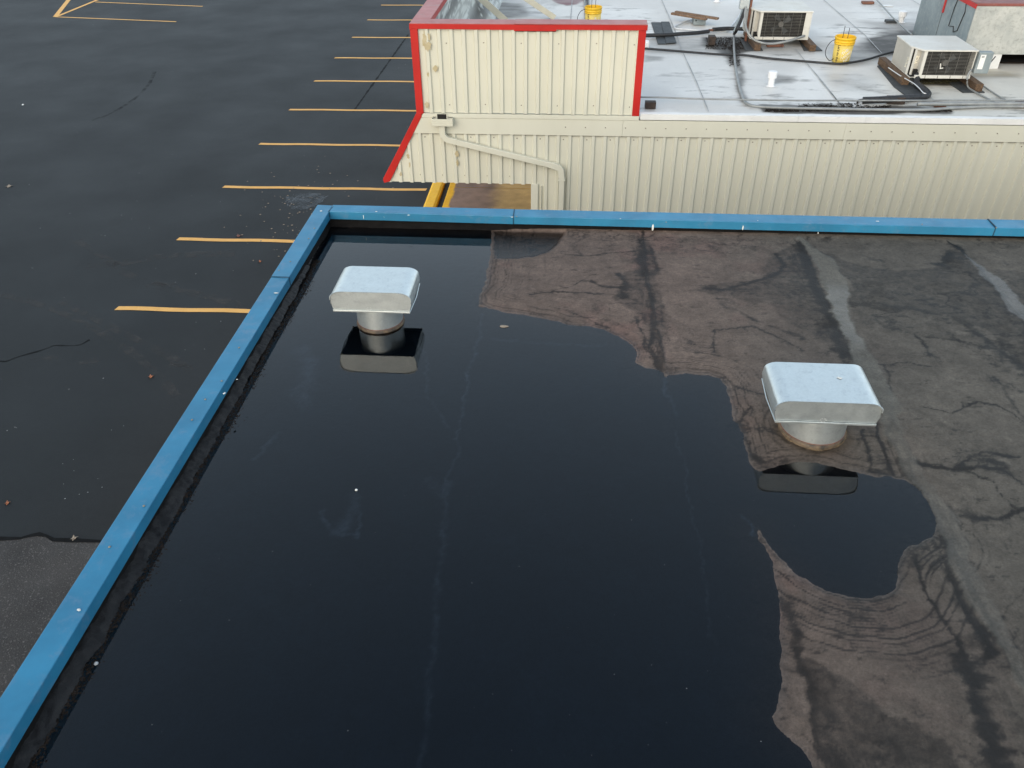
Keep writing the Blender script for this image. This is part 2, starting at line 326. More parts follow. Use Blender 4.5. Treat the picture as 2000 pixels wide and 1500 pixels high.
# coarse unsealed strip in the near left corner
edge = [(-60, 1052), (0, 1053), (40, 1052), (58, 1047), (75, 1044), (90, 1047), (105, 1055), (140, 1056), (200, 1058), (330, 1062)]
pe = xy(edge, 0.0)
ext = [(-40, pe[0][1])] + pe + [(3, pe[-1][1] - 0.1), (3, -60), (-40, -60)]
m_ = MB(); m_.add([(x, y, 0.004) for x, y in ext[::-1]], [tuple(range(len(ext)))])
tag(m_.build('unsealed_asphalt', 'asphalt_patch'), 'coarser brownish asphalt beside the near left corner', kind='structure')
m_ = MB(); L = [Vector((x, y, 0)) for x, y in pe]
for i in range(len(L) - 1):
    w0 = 0.026 + 0.008 * math.sin(i * 2.1); w1 = 0.026 + 0.008 * math.sin((i + 1) * 2.1)
    m_.add([(L[i].x, L[i].y - w0, .008), (L[i + 1].x, L[i + 1].y - w1, .008), (L[i + 1].x, L[i + 1].y + w1, .008), (L[i].x, L[i].y + w0, .008)], [(0, 1, 2, 3)])
m_.build('tar_joint', 'tar', lot)
# lane joint further back
def ribbon(name, pts, w, m, z, parent, jit=0.0):
    b = MB(); P = [Vector((p[0], p[1], 0)) for p in pts]; n = len(P); Ls = []; Rs = []
    for i in range(n):
        d = (P[min(i + 1, n - 1)] - P[max(i - 1, 0)]).normalized(); nn = Vector((-d.y, d.x, 0)); ww = (w if np.isscalar(w) else w[i]) * (1 + random.uniform(-jit, jit))
        Ls.append(P[i] + nn * ww); Rs.append(P[i] - nn * ww)
    for i in range(n - 1):
        b.add([(Rs[i].x, Rs[i].y, z), (Rs[i + 1].x, Rs[i + 1].y, z), (Ls[i + 1].x, Ls[i + 1].y, z), (Ls[i].x, Ls[i].y, z)], [(0, 1, 2, 3)])
    return b.build(name, m, parent)
def dense(p0, p1, n): return [(p0[0] + (p1[0] - p0[0]) * i / n, p0[1] + (p1[1] - p0[1]) * i / n) for i in range(n + 1)]
a_, b_ = xy([(690, 218), (797, 68)], 0); ribbon('lane_joint', dense(a_, b_, 60), 0.028, 'tar', 0.003, lot, 0.6)
a_, b_ = xy([(60, 690), (0, 750)], 0)
ribbon('crack', [(a_[0] + 2.2 * t + 0.05 * math.sin(t * 30) , a_[1] + 1.3 * t + 0.08 * math.sin(t * 17)) for t in np.linspace(-1, 0.35, 50)], 0.010, 'tar', 0.003, lot, 0.7)
for pts, w_, mm in [([(0, 575), (60, 590), (130, 615), (200, 650), (260, 690), (320, 745), (345, 775)], .075, 'scuff'), ([(120, 590), (180, 620), (250, 655), (320, 690), (375, 725)], .07, 'scuff'), ([(290, 555), (360, 570), (430, 585), (470, 600)], .10, 'scuff'),
        ([(180, 235), (215, 222), (260, 195), (290, 165), (302, 140)], .05, 'scuff_dark'), ([(150, 520), (230, 515), (330, 500), (460, 495)], .12, 'scuff'), ([(60, 700), (90, 696), (110, 705)], .06, 'scuff'), ([(155, 710), (180, 705), (200, 712)], .06, 'scuff'), ([(330, 712), (350, 714), (375, 716)], .05, 'scuff'), ([(150, 470), (200, 500), (260, 540), (340, 560)], .08, 'scuff')]:
    q = smooth_path([at(x, y, 0) for x, y in pts], 8); ribbon('tyre_scuff', [(v.x, v.y) for v in q], w_, mm, 0.0025, lot, 0.25)
# stall lines
ends = [(222, 602), (342, 467), (432, 365), (503, 281), (562, 214), (611, 158), (651, 113), (685, 73), (715, 39), (742, 10)]
E0 = xy(ends, 0); ys_ = np.polyfit(range(10), [p[1] for p in E0], 1)
stall = []
for k in range(0, 22):
    if 0 <= k < 10: x, y = E0[k]
    else: x, y = E0[0][0] + (E0[9][0] - E0[0][0]) * k / 9, ys_[0] * k + ys_[1]
    dy = 0.012; hw = 0.062; L_ = -3.06 - x; n = 14
    b = MB(); vs = []
    for i in range(n + 1):
        t = i / n; xx = x + L_ * t; wob = 0.012 * math.sin(i * 1.3 + k)
        off = 0.06 if i == 0 else 0
        vs += [(xx + off - 0.02, y + dy * L_ * t - hw + wob, .004), (xx + off * 0 + 0.06 * (i == 0), y + dy * L_ * t + hw + wob, .004)]
    b.add(vs, [(2 * i, 2 * i + 2, 2 * i + 3, 2 * i + 1) for i in range(n)]); b.build('stall_line', 'line', lot)
def gline(p, q, w):
    a, b = xy([p, q], 0); return ribbon('stall_line', dense(a, b, 8), w, 'line', 0.004, lot)
gline((108, 33), (344, 42.5), 0.05); gline((186, 4), (396, 12.5), 0.05)
a, b = xy([(108, 33), (134, 0)], 0); d = (b[0] - a[0], b[1] - a[1]); ribbon('island_line', dense(a, (a[0] + d[0] * 8, a[1] + d[1] * 8), 10), 0.09, 'line', 0.0062, lot)
a, b = xy([(112, 32), (190, 0)], 0); d = (b[0] - a[0], b[1] - a[1]); ribbon('island_line', dense(a, (a[0] + d[0] * 2, a[1] + d[1] * 2), 6), 0.07, 'line', 0.0051, lot)
# grit and leaves on the lot
def chips(name, pts, z, size, m, flat=0.4):
    b = MB()
    for (x, y) in pts:
        s = random.uniform(*size); a = random.uniform(0, 6.28); n = random.choice((3, 4, 5)); h = s * flat
        ring = [(x + s * random.uniform(.6, 1) * math.cos(a + 6.28 * k / n), y + s * random.uniform(.6, 1) * math.sin(a + 6.28 * k / n)) for k in range(n)]
        zz = z(x, y) if callable(z) else z
        b.add([(u, v, zz + 0.001) for u, v in ring] + [(x, y, zz + h)], [(k, (k + 1) % n, n) for k in range(n)])
    return b.build(name, m)
pts = []
for _ in range(170):
    px, py = random.uniform(-60, 820), random.uniform(0, 1000); P = at(px, py, 0); pts.append((P.x, P.y))
o = chips('grit', [p for p in pts], 0.003, (0.005, 0.014), 'speck'); tag(o, 'pale grit scattered over the dark asphalt', kind='stuff')
pts = []
for _ in range(120):
    t = random.gauss(0, 1); u = random.gauss(0, 1); P = at(590 + 55 * t - 0.25 * 60 * u, 410 + 52 * u, 0); pts.append((P.x, P.y))
o = chips('grit', pts, 0.003, (0.010, 0.03), 'leaf', 0.25); tag(o, 'dirty grit around the puddle beyond the blue corner', kind='stuff')
for i, (px, py, s, lb, mm) in enumerate([(295, 736, 0.05, 'small orange leaf on the asphalt below the blue wall', 'orange_leaf'), (508, 511, 0.045, 'reddish leaf near the stall line by the blue corner', 'orange_leaf'),
        (15, 983, 0.04, 'tiny orange leaf at the left edge above the tar joint', 'orange_leaf'), (18, 364, 0.09, 'brown scrap of leaf near the far left edge', 'leaf'), (466, 461, 0.07, 'brown leaf touching the stall line end', 'copper'),
        (145, 1052, 0.05, 'pale star shaped leaf on the tar joint', 'leaf'), (45, 205, 0.07, 'white paper scrap on the open asphalt', 'dropping')]):
    P = at(px, py, 0); b = MB(); n = 9
    b.add([(P.x + s * (0.55 + 0.45 * (k % 2)) * math.cos(k * 0.7), P.y + s * (0.5 + 0.5 * (k % 2)) * math.sin(k * 0.7), 0.006 + 0.012 * (k % 3 == 0)) for k in range(n)] + [(P.x, P.y, 0.014)], [(k, (k + 1) % n, n) for k in range(n)])
    tag(b.build('fallen_leaf' if mm != 'dropping' else 'paper_scrap', mm), lb, 'leaf' if mm != 'dropping' else 'litter')
# puddle on the asphalt
def blob(cx, cy, pts_px, z):
    return xy(pts_px, z)
pp = [(560, 385), (575, 378), (600, 376), (625, 377), (640, 383), (632, 395), (610, 404), (590, 410), (575, 408), (562, 400)]
b = MB(); q = xy(pp, 0.005); Q = []
for i in range(len(q)):
    for k in range(4):
        t = k / 4; x = q[i][0] * (1 - t) + q[(i + 1) % len(q)][0] * t; y = q[i][1] * (1 - t) + q[(i + 1) % len(q)][1] * t
        Q.append((x + random.uniform(-.05, .05), y + random.uniform(-.05, .05)))
b.add([(x, y, .005) for x, y in Q[::-1]], [tuple(range(len(Q)))])
tag(b.build('puddle', 'wetspot'), 'shallow puddle on the asphalt beyond the blue corner', kind='structure')

# kerbs and walkway under the far canopy
kerb = MB(); kerb.prismy([(-2.96, 0), (-2.70, 0), (-2.70, 0.085), (-2.745, 0.12), (-2.915, 0.12), (-2.96, 0.085)], 8, 30)
tag(kerb.build('wheel_stop', 'yellow', bevel=0.008), 'long yellow painted concrete wheel stop at the head of the stalls', 'wheel stop')
xs = np.arange(-2.53, -0.4, 0.03); ysl = [(8, 12.9), (12.915, 16.36), (16.375, 19.8), (19.815, 26)]
sw = tag(bpy.data.objects.new('sidewalk', None), 'brown stained concrete walkway under the canopy, its lit side painted in', kind='structure'); COL.objects.link(sw)
for y0, y1 in ysl:
    ys = np.arange(y0, y1 + 0.001, (y1 - y0) / 100); X, Y = np.meshgrid(xs, ys, indexing='ij')
    n = vnoise(X, Y, 1.5, 3); n2 = vnoise(X, Y, 5, 4)
    tan = sstep(-1.75, -1.35, X + 0.5 * (n - .5)); base = np.zeros(X.shape + (3,))  # lit right half of the walkway, painted in as ochre
    base[:] = np.array([0.22, 0.145, 0.112]); base = base * (1 - tan[..., None]) + np.array([0.50, 0.33, 0.14]) * tan[..., None]
    base *= (0.65 + 0.7 * n[..., None]) * (0.75 + 0.5 * n2[..., None])
    pe_ = sstep(0.15, 0.12, X + 2.53 + 0.035 * (n2 - .5) * 2 + 0.02)[..., None]
    base = base * (1 - pe_) + np.array([0.80, 0.43, 0.012]) * pe_
    grid_mesh('slab', xs, ys, np.full(X.shape, 0.13), 'concrete', sw, base, np.zeros(X.shape))
    MB().box((-2.55, y0, -0.05), (-2.53, y1, 0.128)).box((-2.53, y0, -0.05), (-0.43, y1, 0.10)).build('slab_edge', 'yellow', sw)

# ================================================================== NEAR BUILDING with the pond
bld = empty('flat_roof_building', (0, 0, 0), 'near flat roofed building with blue metal coping round its dark roof', 'building')
XI, YI = -2.105, 6.53        # inner faces of the coping
XO, YO = -2.24, 6.665
ZT = W + 0.15
MB().box((XO + 0.012, -8, 0), (XI - 0.03, YO - 0.012, ZT - 0.02)).build('left_wall', 'flashing', bld)
MB().box((XI - 0.03, YI + 0.03, 0), (12, YO - 0.012, ZT - 0.02)).build('far_wall', 'flashing', bld)
MB().box((XI - 0.03, -8, 0), (12, YI + 0.03, W - 0.12)).build('roof_deck', 'dark', bld)
PROF_T = 0.078
def coping_y(y0, y1, dx=0.0, dz=0.0):      # left run
    b = MB(); o = 0.0
    b.prismy([(XO + dx, ZT - 0.13), (XO + dx, ZT + dz), (XI - dx * .3, ZT + dz - 0.004), (XI - dx * .3, ZT - PROF_T), (XI - 0.008, ZT - PROF_T), (XI - 0.008, ZT - 0.02), (XO + 0.01, ZT - 0.016), (XO + 0.01, ZT - 0.13)][::-1], y0, y1); return b
runs = [(-8, 0.9), (0.904, 5.30)]
y_prev = -8
yj = 5.32
for y0, y1, dz in ((-8, -1.2, 0.0), (-1.196, yj, 0.0012)):
    coping_y(y0, y1, 0, dz).build('coping_piece', 'blue', bld, bevel=0.004)
coping_y(yj + 0.004, YO, -0.002, 0.003).build('corner_coping', 'blue', bld, bevel=0.004)
# joint lips
MB().box((XO - .002, yj - 0.012, ZT + 0.0016), (XI + 0.001, yj - 0.004, ZT + 0.0045)).box((XI + 0.0005, yj - 0.006, ZT - PROF_T + .004), (XI + 0.003, yj + 0.005, ZT - .002)).build('coping_joint', 'caulk', bld)
def coping_x(x0, x1, dz, sk0=0.0, sk1=0.0, f0=0, f1=0):
    # sk: small height drift, straight piece between x0 and x1 along the far edge
    sec = lambda x, k, ff: [(x, YO, ZT - 0.13 + k), (x, YO, ZT + dz + k), (x, YI + ff, ZT + dz - 0.004 + k), (x, YI + ff, ZT - PROF_T + k), (x, YI + 0.008 + ff, ZT - PROF_T + k), (x, YI + 0.008 + ff, ZT - 0.02 + k), (x, YO - 0.01, ZT - 0.016 + k), (x, YO - 0.01, ZT - 0.13 + k)]
    b = MB(); n = 8; b.add(sec(x0, sk0, f0) + sec(x1, sk1, f1), [tuple(range(n - 1, -1, -1)), tuple(range(n, 2 * n))] + [(i, (i + 1) % n, n + (i + 1) % n, n + i) for i in range(n)]); return b
xj1 = atY(1003, 430, YI)[0]; xj2 = atY(1942, 445, YI)[0]
coping_x(XI + 0.004, xj1 - .003, 0.0012, 0.004, 0.0, 0, -0.015).build('coping_piece', 'blue', bld, bevel=0.004)
coping_x(xj1, xj2 - .006, 0.0, 0.0, -0.004, -0.012, -0.03).build('coping_piece', 'blue', bld, bevel=0.004)
coping_x(xj2, 12, 0.002, -0.004, 0.0, -0.028, -0.06).build('coping_piece', 'blue', bld, bevel=0.004)
MB().box((xj1 - .002, YI - 0.017, ZT - PROF_T + .003), (xj1 + .002, YO + .002, ZT + 0.0022)).build('coping_joint', 'caulk', bld)
MB().box((xj2 - .009, YI - 0.032, ZT - PROF_T + .003), (xj2 - .001, YO + .002, ZT + 0.0022)).build('coping_joint', 'caulk', bld)
b = MB(); b.prismy([(XI - 0.001, ZT - PROF_T), (XI + 0.0035, ZT - PROF_T), (XI + 0.0035, ZT + .002), (XI - .001, ZT + 0.002)], YI - 0.002, YI + 0.006); b.prism([(XI - 0.004, YI), (XI + 0.002, YI), (XI + 0.024, YO), (XI + 0.018, YO)], ZT + .0005, ZT + 0.0042); b.build('corner_joint', 'caulk', bld)
# screw heads, droppings on the coping
def disc(b, c, r, n=8, h=0.003, axis='z'):
    vs = []
    for rr, hh in ((r, 0), (r * .6, h)):
        for k in range(n):
            a = 6.283 * k / n; u, v = rr * math.cos(a), rr * math.sin(a)
            vs.append((c[0] + u, c[1] + v, c[2] + hh) if axis == 'z' else (c[0] + u, c[1] - hh, c[2] + v))
    b.add(vs, [(k, (k + 1) % n, n + (k + 1) % n, n + k) if axis == 'z' else ((k + 1) % n, k, n + k, n + (k + 1) % n) for k in range(n)] + [tuple(range(n, 2 * n)) if axis == 'z' else tuple(range(2 * n - 1, n - 1, -1))]); return b
b = MB()
for px, py in [(467, 679), (401, 780), (375, 820), (433, 744), (281, 988), (214, 1068), (609, 418), (614, 446), (603, 466), (545, 528), (1009, 423), (1301, 434), (1801, 438), (567, 511), (1946, 445)]:
    disc(b, at(px, py, ZT + .001), 0.007, 8, 0.004)
sc_ = b.build('coping_screws', 'screw', bld); sc_['kind'] = 'stuff'
def splat(b, cx, cy, z, rx, ry, n=11, th=0.002):
    ring = [(cx + rx * random.uniform(.6, 1.15) * math.cos(6.28 * k / n), cy + ry * random.uniform(.6, 1.15) * math.sin(6.28 * k / n)) for k in range(n)]
    b.add([(x, y, z) for x, y in ring] + [(cx, cy, z + th)], [(k, (k + 1) % n, n) for k in range(n)])
b = MB()
for px, py, rx, ry in [(627, 412, .012, .014), (735, 413, .012, .008), (798, 420, .014, .008), (1000, 424, .014, .009), (1714, 432, .02, .008), (438, 768, .008, .012), (539, 572, .02, .008), (1212, 427, .008, .006), (154, 1191, .012, .008), (463, 741, .006, .005), (1480, 431, .006, .006)]:
    P = at(px, py, ZT + .003); splat(b, P.x, P.y, P.z, rx, ry)
for px, py, h, w_, yy in [(710, 424, .045, .005, YI), (750, 424, .03, .003, YI), (843, 427, .025, .004, YI), (923, 433, .025, .003, YI), (1275, 444, .07, .011, YI - .018), (1451, 445, .05, .009, YI - .02), (1598, 455, .02, .006, YI - .05)]:
    P = atY(px, py, yy - .003); n = 9
    b.add([(P.x + w_ * random.uniform(.5, 1) * math.cos(6.28 * k / n), P.y, P.z + h / 2 * random.uniform(.8, 1) * math.sin(6.28 * k / n)) for k in range(n)] + [(P.x, P.y - .003, P.z)], [((k + 1) % n, k, n) for k in range(n)])
o = b.build('bird_droppings', 'dropping'); tag(o, 'white bird droppings spattered on the blue coping', kind='stuff')

# ---- the membrane with the pond bed modelled into it
POND = [(655, 443), (955, 449), (966, 456), (962, 480), (955, 520), (950, 560), (938, 575), (937, 597), (960, 603), (990, 611), (1020, 614), (1060, 622), (1075, 625), (1110, 634), (1150, 637), (1180, 643),
        (1210, 657), (1235, 673), (1243, 690), (1240, 708), (1258, 718), (1290, 726), (1310, 732), (1340, 728), (1380, 733), (1405, 740), (1418, 755), (1425, 780), (1432, 800), (1433, 820), (1443, 828), (1450, 850),
        (1457, 880), (1465, 905), (1475, 918), (1484, 921), (1500, 915), (1530, 906), (1560, 902), (1590, 903), (1620, 908), (1650, 918), (1680, 925), (1712, 932), (1735, 931), (1770, 937), (1790, 950), (1810, 975),
        (1825, 1005), (1832, 1030), (1822, 1048), (1800, 1062), (1775, 1068), (1760, 1085), (1757, 1110), (1750, 1140), (1735, 1158), (1700, 1171), (1660, 1168), (1610, 1152), (1570, 1130), (1540, 1105), (1515, 1085),
        (1498, 1060), (1486, 1035), (1477, 1030), (1484, 1052), (1500, 1082), (1511, 1112), (1519, 1150), (1522, 1200), (1525, 1260), (1528, 1320), (1518, 1370), (1512, 1400), (1520, 1420), (1545, 1440), (1570, 1470), (1590, 1500), (1610, 1545)]
pond = xy(POND, W)
pond = pond + [(pond[-1][0] - .05, 1.2), (0.75, 0.7), (0.3, 0.2), (-0.8, -0.3), (-2.6, -0.5), (-2.6, 6.7), (-2.1, 6.7)]
PATCH = xy([(964, 452), (1100, 456), (1098, 466), (1090, 480), (1070, 494), (1040, 504), (1010, 507), (966, 505), (962, 480)], W)
FINE = 0.0095
xs = np.concatenate([np.arange(XI - .03, 4.45, FINE), np.linspace(4.5, 12, 60)])
ys = np.concatenate([np.linspace(-8, 1.2, 70), np.arange(1.25, YI + .031, FINE)])
X, Y = np.meshgrid(xs, ys, indexing='ij')
n_big = vnoise(X, Y, 1.3, 1); n_mid = vnoise(X, Y, 5, 2); n_fin = vnoise(X, Y, 22, 3, 4, 0.65); n_x = vnoise(X, Y, 2.2, 5, 6, .6)
wx = (vnoise(X, Y, 4, 8, 6, .62) - .5); wy = (vnoise(X, Y, 4, 9, 6, .62) - .5); Xw = X + 0.12 * wx + .022 * (vnoise(X, Y, 28, 10, 3, .7) - .5); Yw_ = Y + 0.12 * wy + .022 * (vnoise(X, Y, 28, 11, 3, .7) - .5)
Xj = X + 0.035 * (vnoise(X, Y, 14, 12, 4) - .5); Yj = Y + 0.035 * (vnoise(X, Y, 14, 13, 4) - .5)
sd = np.full(X.shape, 3.0); sel = (X < 4.45) & (Y > -1)
sd[sel] = poly_sd(Xj[sel], Yj[sel], pond)
sdp = np.full(X.shape, 3.0); sdp[sel] = poly_sd(Xj[sel], Yj[sel], PATCH)
h_dry = 0.030 * (1 - np.exp(-np.maximum(sd, 0) / 0.25)) + 0.0004
h_wet = -0.028 * (1 - np.exp(np.minimum(sd, 0) / 0.22))
Hh = np.where(sd > 0, h_dry, h_wet) + 0.0010 * (n_fin - .5) * 2
# gloss-wet patch beside the far coping: almost at water level
pm = sstep(0.04, -0.03, sdp); Hh = Hh * (1 - pm) + pm * (0.0012 + 0.001 * n_x)
# traced laps (raised strips) and stains : (points, half width, strength, softness)
def D(pts, warp=True): 
    out = np.full(X.shape, 3.0); q = xy(pts, W + .01); out[sel] = seg_dist(Xw[sel] if warp else Xj[sel], Yw_[sel] if warp else Yj[sel], q); return out
def DP(pts): 
    out = np.full(X.shape, 3.0); q = xy(pts, W + .01); out[sel] = poly_sd(Xw[sel], Yw_[sel], q); return out
lap1 = D([(962, 456), (958, 520), (940, 600), (925, 680), (905, 810), (880, 960), (868, 1100), (845, 1300), (820, 1500)], False)
lap2 = D([(1255, 458), (1262, 560), (1285, 650), (1305, 740), (1318, 830)], False)
LAP3 = [(1560, 470), (1590, 540), (1640, 650), (1690, 760), (1740, 850), (1800, 960), (1850, 1060), (1920, 1200), (2000, 1350), (2090, 1530)]
lap3 = D(LAP3, False)
STRIP = [(1566, 466), (1590, 490), (1622, 512), (1645, 545), (1657, 580), (1657, 610), (1668, 645), (1690, 680), (1705, 710), (1722, 745), (1748, 790), (1755, 808), (1745, 818), (1770, 870), (1850, 985), (1920, 1150), (2010, 1330), (2120, 1540), (2090, 1540), (1995, 1352), (1905, 1190), (1850, 1080), (1800, 975), (1735, 850), (1690, 770), (1662, 700), (1640, 650), (1618, 590), (1604, 545), (1580, 500), (1556, 470)]
strip = DP(STRIP)
lap4 = D([(1845, 472), (1880, 500), (1910, 530), (1945, 570), (2000, 635), (2080, 730)], False)
strip4 = DP([(1880, 502), (1900, 515), (1960, 560), (2010, 610), (2100, 715), (2080, 740), (2000, 640), (1940, 566), (1905, 530)])
Hh += 0.0015 * sstep(0.03, 0.0, lap1) * sstep(2.4, 3.4, Y) + 0.005 * sstep(0.02, 0.0, lap2) + 0.004 * sstep(0.02, -0.01, strip) * (sd > 0) + 0.003 * sstep(0.02, 0.0, lap4)
# emergent laps in the shallows
Hh += 0.006 * sstep(0.035, 0.0, lap1) * sstep(5.0, 5.2, Y) * sstep(5.9, 5.6, Y) * sstep(0.45, 0.6, n_mid)
# ridge of dirt that sticks out along the left parapet
dl = X - XI
fr = 0.022 - dl * (0.62 - 0.22 * sstep(4.6, 3.4, Y)) + 0.035 * (vnoise(X, Y, 9, 20, 5, .75) - .5) * sstep(0.2, 0.02, dl) - 0.030 * sstep(5.3, 6.2, Y)
Hh = np.maximum(Hh, np.where(dl < 0.25, np.minimum(fr, 0.05), -1))
# ---- tones
def col(c): return np.array(c)
g = sstep(0.6, 2.4, X + 0.8 * (n_big - .5))[..., None]
tone = col([0.122, 0.092, 0.078]) * (1 - g) + col([0.090, 0.082, 0.071]) * g
near_dim = sstep(4.2, 1.6, Y)[..., None]; tone = tone * (1 - near_dim * 0.18)  # dimmer light towards the near side, put into the tone
tone *= (0.80 + 0.40 * n_big[..., None]) * (0.84 + 0.32 * n_x[..., None])
stain = np.zeros(X.shape); wet = np.zeros(X.shape)
def add_st(v):
    global stain; stain = 1 - (1 - stain) * (1 - np.clip(v, 0, 1))
tear = vnoise(X * 1.0, Y * 3.0, 10, 30, 5, .7); vstreak = vnoise(X * 6.0, Y * 0.9, 6, 31, 4, .6)
for pts, w_, s in [
    ([(1100, 500), (1150, 501), (1200, 495), (1240, 497)], .012, .6), ([(1035, 578), (1080, 573), (1130, 575), (1180, 578)], .010, .75), ([(1080, 572), (1120, 560), (1150, 545), (1160, 540)], .007, .5), ([(1160, 552), (1180, 562), (1210, 566)], .022, .65),
    ([(1270, 560), (1275, 620), (1270, 680), (1290, 728)], .02, .7), ([(1240, 620), (1262, 680), (1290, 730)], .012, .6), ([(1255, 500), (1265, 545)], .035, .75), ([(1215, 545), (1222, 585)], .035, .7), ([(1270, 485), (1290, 535)], .025, .4),
    ([(1395, 650), (1420, 648), (1470, 645), (1520, 665), (1570, 690)], .013, .65), ([(1395, 650), (1400, 690)], .012, .6), ([(1380, 568), (1420, 572), (1450, 562), (1510, 540), (1530, 520), (1510, 500)], .022, .7), ([(1620, 560), (1640, 630), (1680, 730)], .02, .3),
    ([(1560, 480), (1585, 540), (1620, 620), (1640, 680), (1650, 710)], .045, .62), ([(1400, 600), (1450, 620), (1500, 640), (1560, 660)], .03, .35), ([(1620, 690), (1650, 700)], .03, .7),
    ([(1790, 660), (1805, 680), (1820, 700)], .016, .75), ([(1900, 655), (1960, 700), (2010, 730)], .03, .5), ([(1810, 665), (1880, 675), (1950, 690)], .016, .4),
    ([(1690, 718), (1760, 716), (1830, 724)], .006, .6), ([(1800, 800), (1850, 807), (1880, 795), (1910, 790), (1960, 805), (2010, 835)], .009, .75), ([(1940, 740), (1965, 780), (2000, 820)], .016, .4),
    ([(1780, 898), (1810, 908), (1850, 912), (1900, 920), (1950, 922)], .018, .9), ([(1880, 915), (1910, 895), (1930, 890), (1990, 900)], .012, .7), ([(1900, 925), (1950, 950), (1980, 985), (1985, 1000)], .008, .6), ([(1955, 922), (2005, 955)], .012, .7), ([(1900, 1010), (1945, 1015), (1975, 1000), (2010, 997)], .016, .8),
    ([(1930, 905), (1958, 915)], .045, .6), ([(1835, 1050), (1858, 1085), (1860, 1120), (1880, 1170), (1900, 1215), (1915, 1250)], .018, .8), ([(1790, 1090), (1805, 1150), (1830, 1200), (1865, 1250), (1885, 1290)], .012, .85), ([(1912, 1225), (1922, 1260), (1912, 1290)], .025, .8),
    ([(1880, 1295), (1905, 1330), (1915, 1380), (1935, 1440), (1960, 1520)], .045, .85), ([(1530, 1170), (1555, 1230), (1562, 1290), (1580, 1340), (1580, 1400), (1620, 1480)], .022, .6), ([(1720, 720), (1735, 760), (1730, 800), (1745, 860), (1790, 950)], .014, .5),
    ([(1438, 752), (1480, 765), (1505, 775)], .009, .7), ([(1470, 790), (1455, 820), (1462, 860), (1470, 890)], .010, .6), ([(1425, 829), (1465, 832)], .012, .8), ([(1505, 840), (1530, 860), (1560, 875), (1600, 882), (1640, 872)], .009, .7), ([(1690, 845), (1705, 880), (1700, 915), (1730, 925)], .014, .7), ([(1712, 830), (1735, 890), (1745, 925)], .014, .75),
    ([(1465, 805), (1445, 835)], .02, .4), ([(1070, 600), (1130, 615), (1190, 640)], .006, .5), ([(1720, 960), (1760, 950)], .02, .2), ([(1470, 885), (1490, 900)], .02, .6), ([(1250, 470), (1262, 500)], .02, .6), ([(1850, 475), (1870, 492), (1905, 525), (1950, 575), (2010, 645)], .018, .85), ([(1855, 500), (1830, 520)], .04, .6),
]:
    d = D(pts); w_ = w_ * .78; core = np.exp(-(d / w_) ** 2); halo = 0.35 * np.exp(-(d / (w_ * 3.5)) ** 2) * sstep(.35, .6, tear)
    add_st(1.2 * s * (core * (0.6 + 0.6 * tear) + halo))
for pts, s, soft in [
    ([(1605, 500), (1650, 518), (1700, 530), (1760, 535), (1820, 528), (1850, 500), (1870, 490), (1885, 510), (1960, 580), (2010, 640), (2060, 800), (1990, 735), (1930, 660), (1850, 625), (1780, 610), (1700, 602), (1665, 600), (1655, 560), (1630, 525)], .48, .05),
    ([(1505, 500), (1560, 478), (1600, 560), (1640, 650), (1680, 715), (1640, 700), (1560, 640), (1500, 600), (1400, 590), (1330, 572), (1380, 560), (1480, 545)], .42, .07),
    ([(1572, 1290), (1600, 1305), (1640, 1340), (1700, 1385), (1760, 1430), (1840, 1450), (1900, 1540), (1650, 1540), (1600, 1440), (1582, 1360)], .55, .05),
    ([(1250, 470), (1275, 470), (1300, 600), (1310, 730), (1290, 720), (1240, 610), (1210, 590), (1215, 540), (1240, 530)], .35, .05),
    ([(1660, 600), (1780, 600), (1900, 640), (2000, 720), (2000, 740), (1880, 670), (1760, 655), (1690, 640)], .28, .04),
    ([(1920, 520), (1990, 530), (2100, 620), (2100, 700), (1990, 595), (1950, 560)], .4, .03)]:
    d = DP(pts); add_st(0.98 * s * sstep(soft * .45, -soft * .3, d + 0.14 * (n_mid - .5) + .20 * (n_x - .5) + .06 * (n_fin - .5)) * (0.75 + 0.5 * n_x))
# tide lines following the shore
sdc = np.maximum(sd, 0) + 0.030 * (n_mid - .5) + 0.02 * (n_big - .5)
LOBE = xy([(1490, 1050), (1515, 1088), (1570, 1132), (1610, 1152), (1660, 1168), (1700, 1171), (1735, 1160), (1757, 1125), (1775, 1090), (1815, 1060)], W)
lobed = np.full(X.shape, 3.0); lobed[sel] = seg_dist(X[sel] + .05 * wx[sel], Y[sel] + .05 * wy[sel], LOBE)
lob_in = sstep(.62, .45, lobed) * (Y < LOBE[0][1] + .12) * sstep(.05, .12, seg_dist(X, Y, xy([(1519, 1150), (1522, 1200), (1525, 1260), (1528, 1320), (1518, 1370)], W)) + .03)
sdc = np.where((lobed < .8) & (sd > 0) & (Y < LOBE[0][1] + .1), lobed + .012 * (n_mid - .5), sdc + .0)
bands = np.zeros(X.shape)
ph_ = sdc / 0.021 + 1.6 * vnoise(X, Y, 1.1, 96, 3); rip = sstep(.55, .95, .5 + .5 * np.cos(6.283 * ph_)) * sstep(.62, .2, sdc) * sstep(.34, .55, vnoise(X, Y, 3.1, 97, 4)) * (.35 + .65 * vnoise(X, Y, 18, 98, 3))
for k, (dd, ww, ss) in enumerate([(.018, .004, .5), (.05, .006, .6), (.075, .004, .55), (.105, .007, .7), (.125, .004, .6), (.15, .005, .55), (.185, .006, .45), (.24, .006, .5), (.27, .005, .35), (.33, .006, .4), (.36, .005, .3), (.45, .008, .35), (.52, .006, .25)]):
    bands = np.maximum(bands, ss * np.exp(-((sdc - dd) / ww) ** 2) * sstep(.36, .55, vnoise(X, Y, 1.7, 40 + k, 3)))
zone = sstep(-.1, .2, DP([(1440, 700), (1900, 640), (2060, 900), (2060, 1040), (1850, 980), (1760, 880), (1500, 700)]))
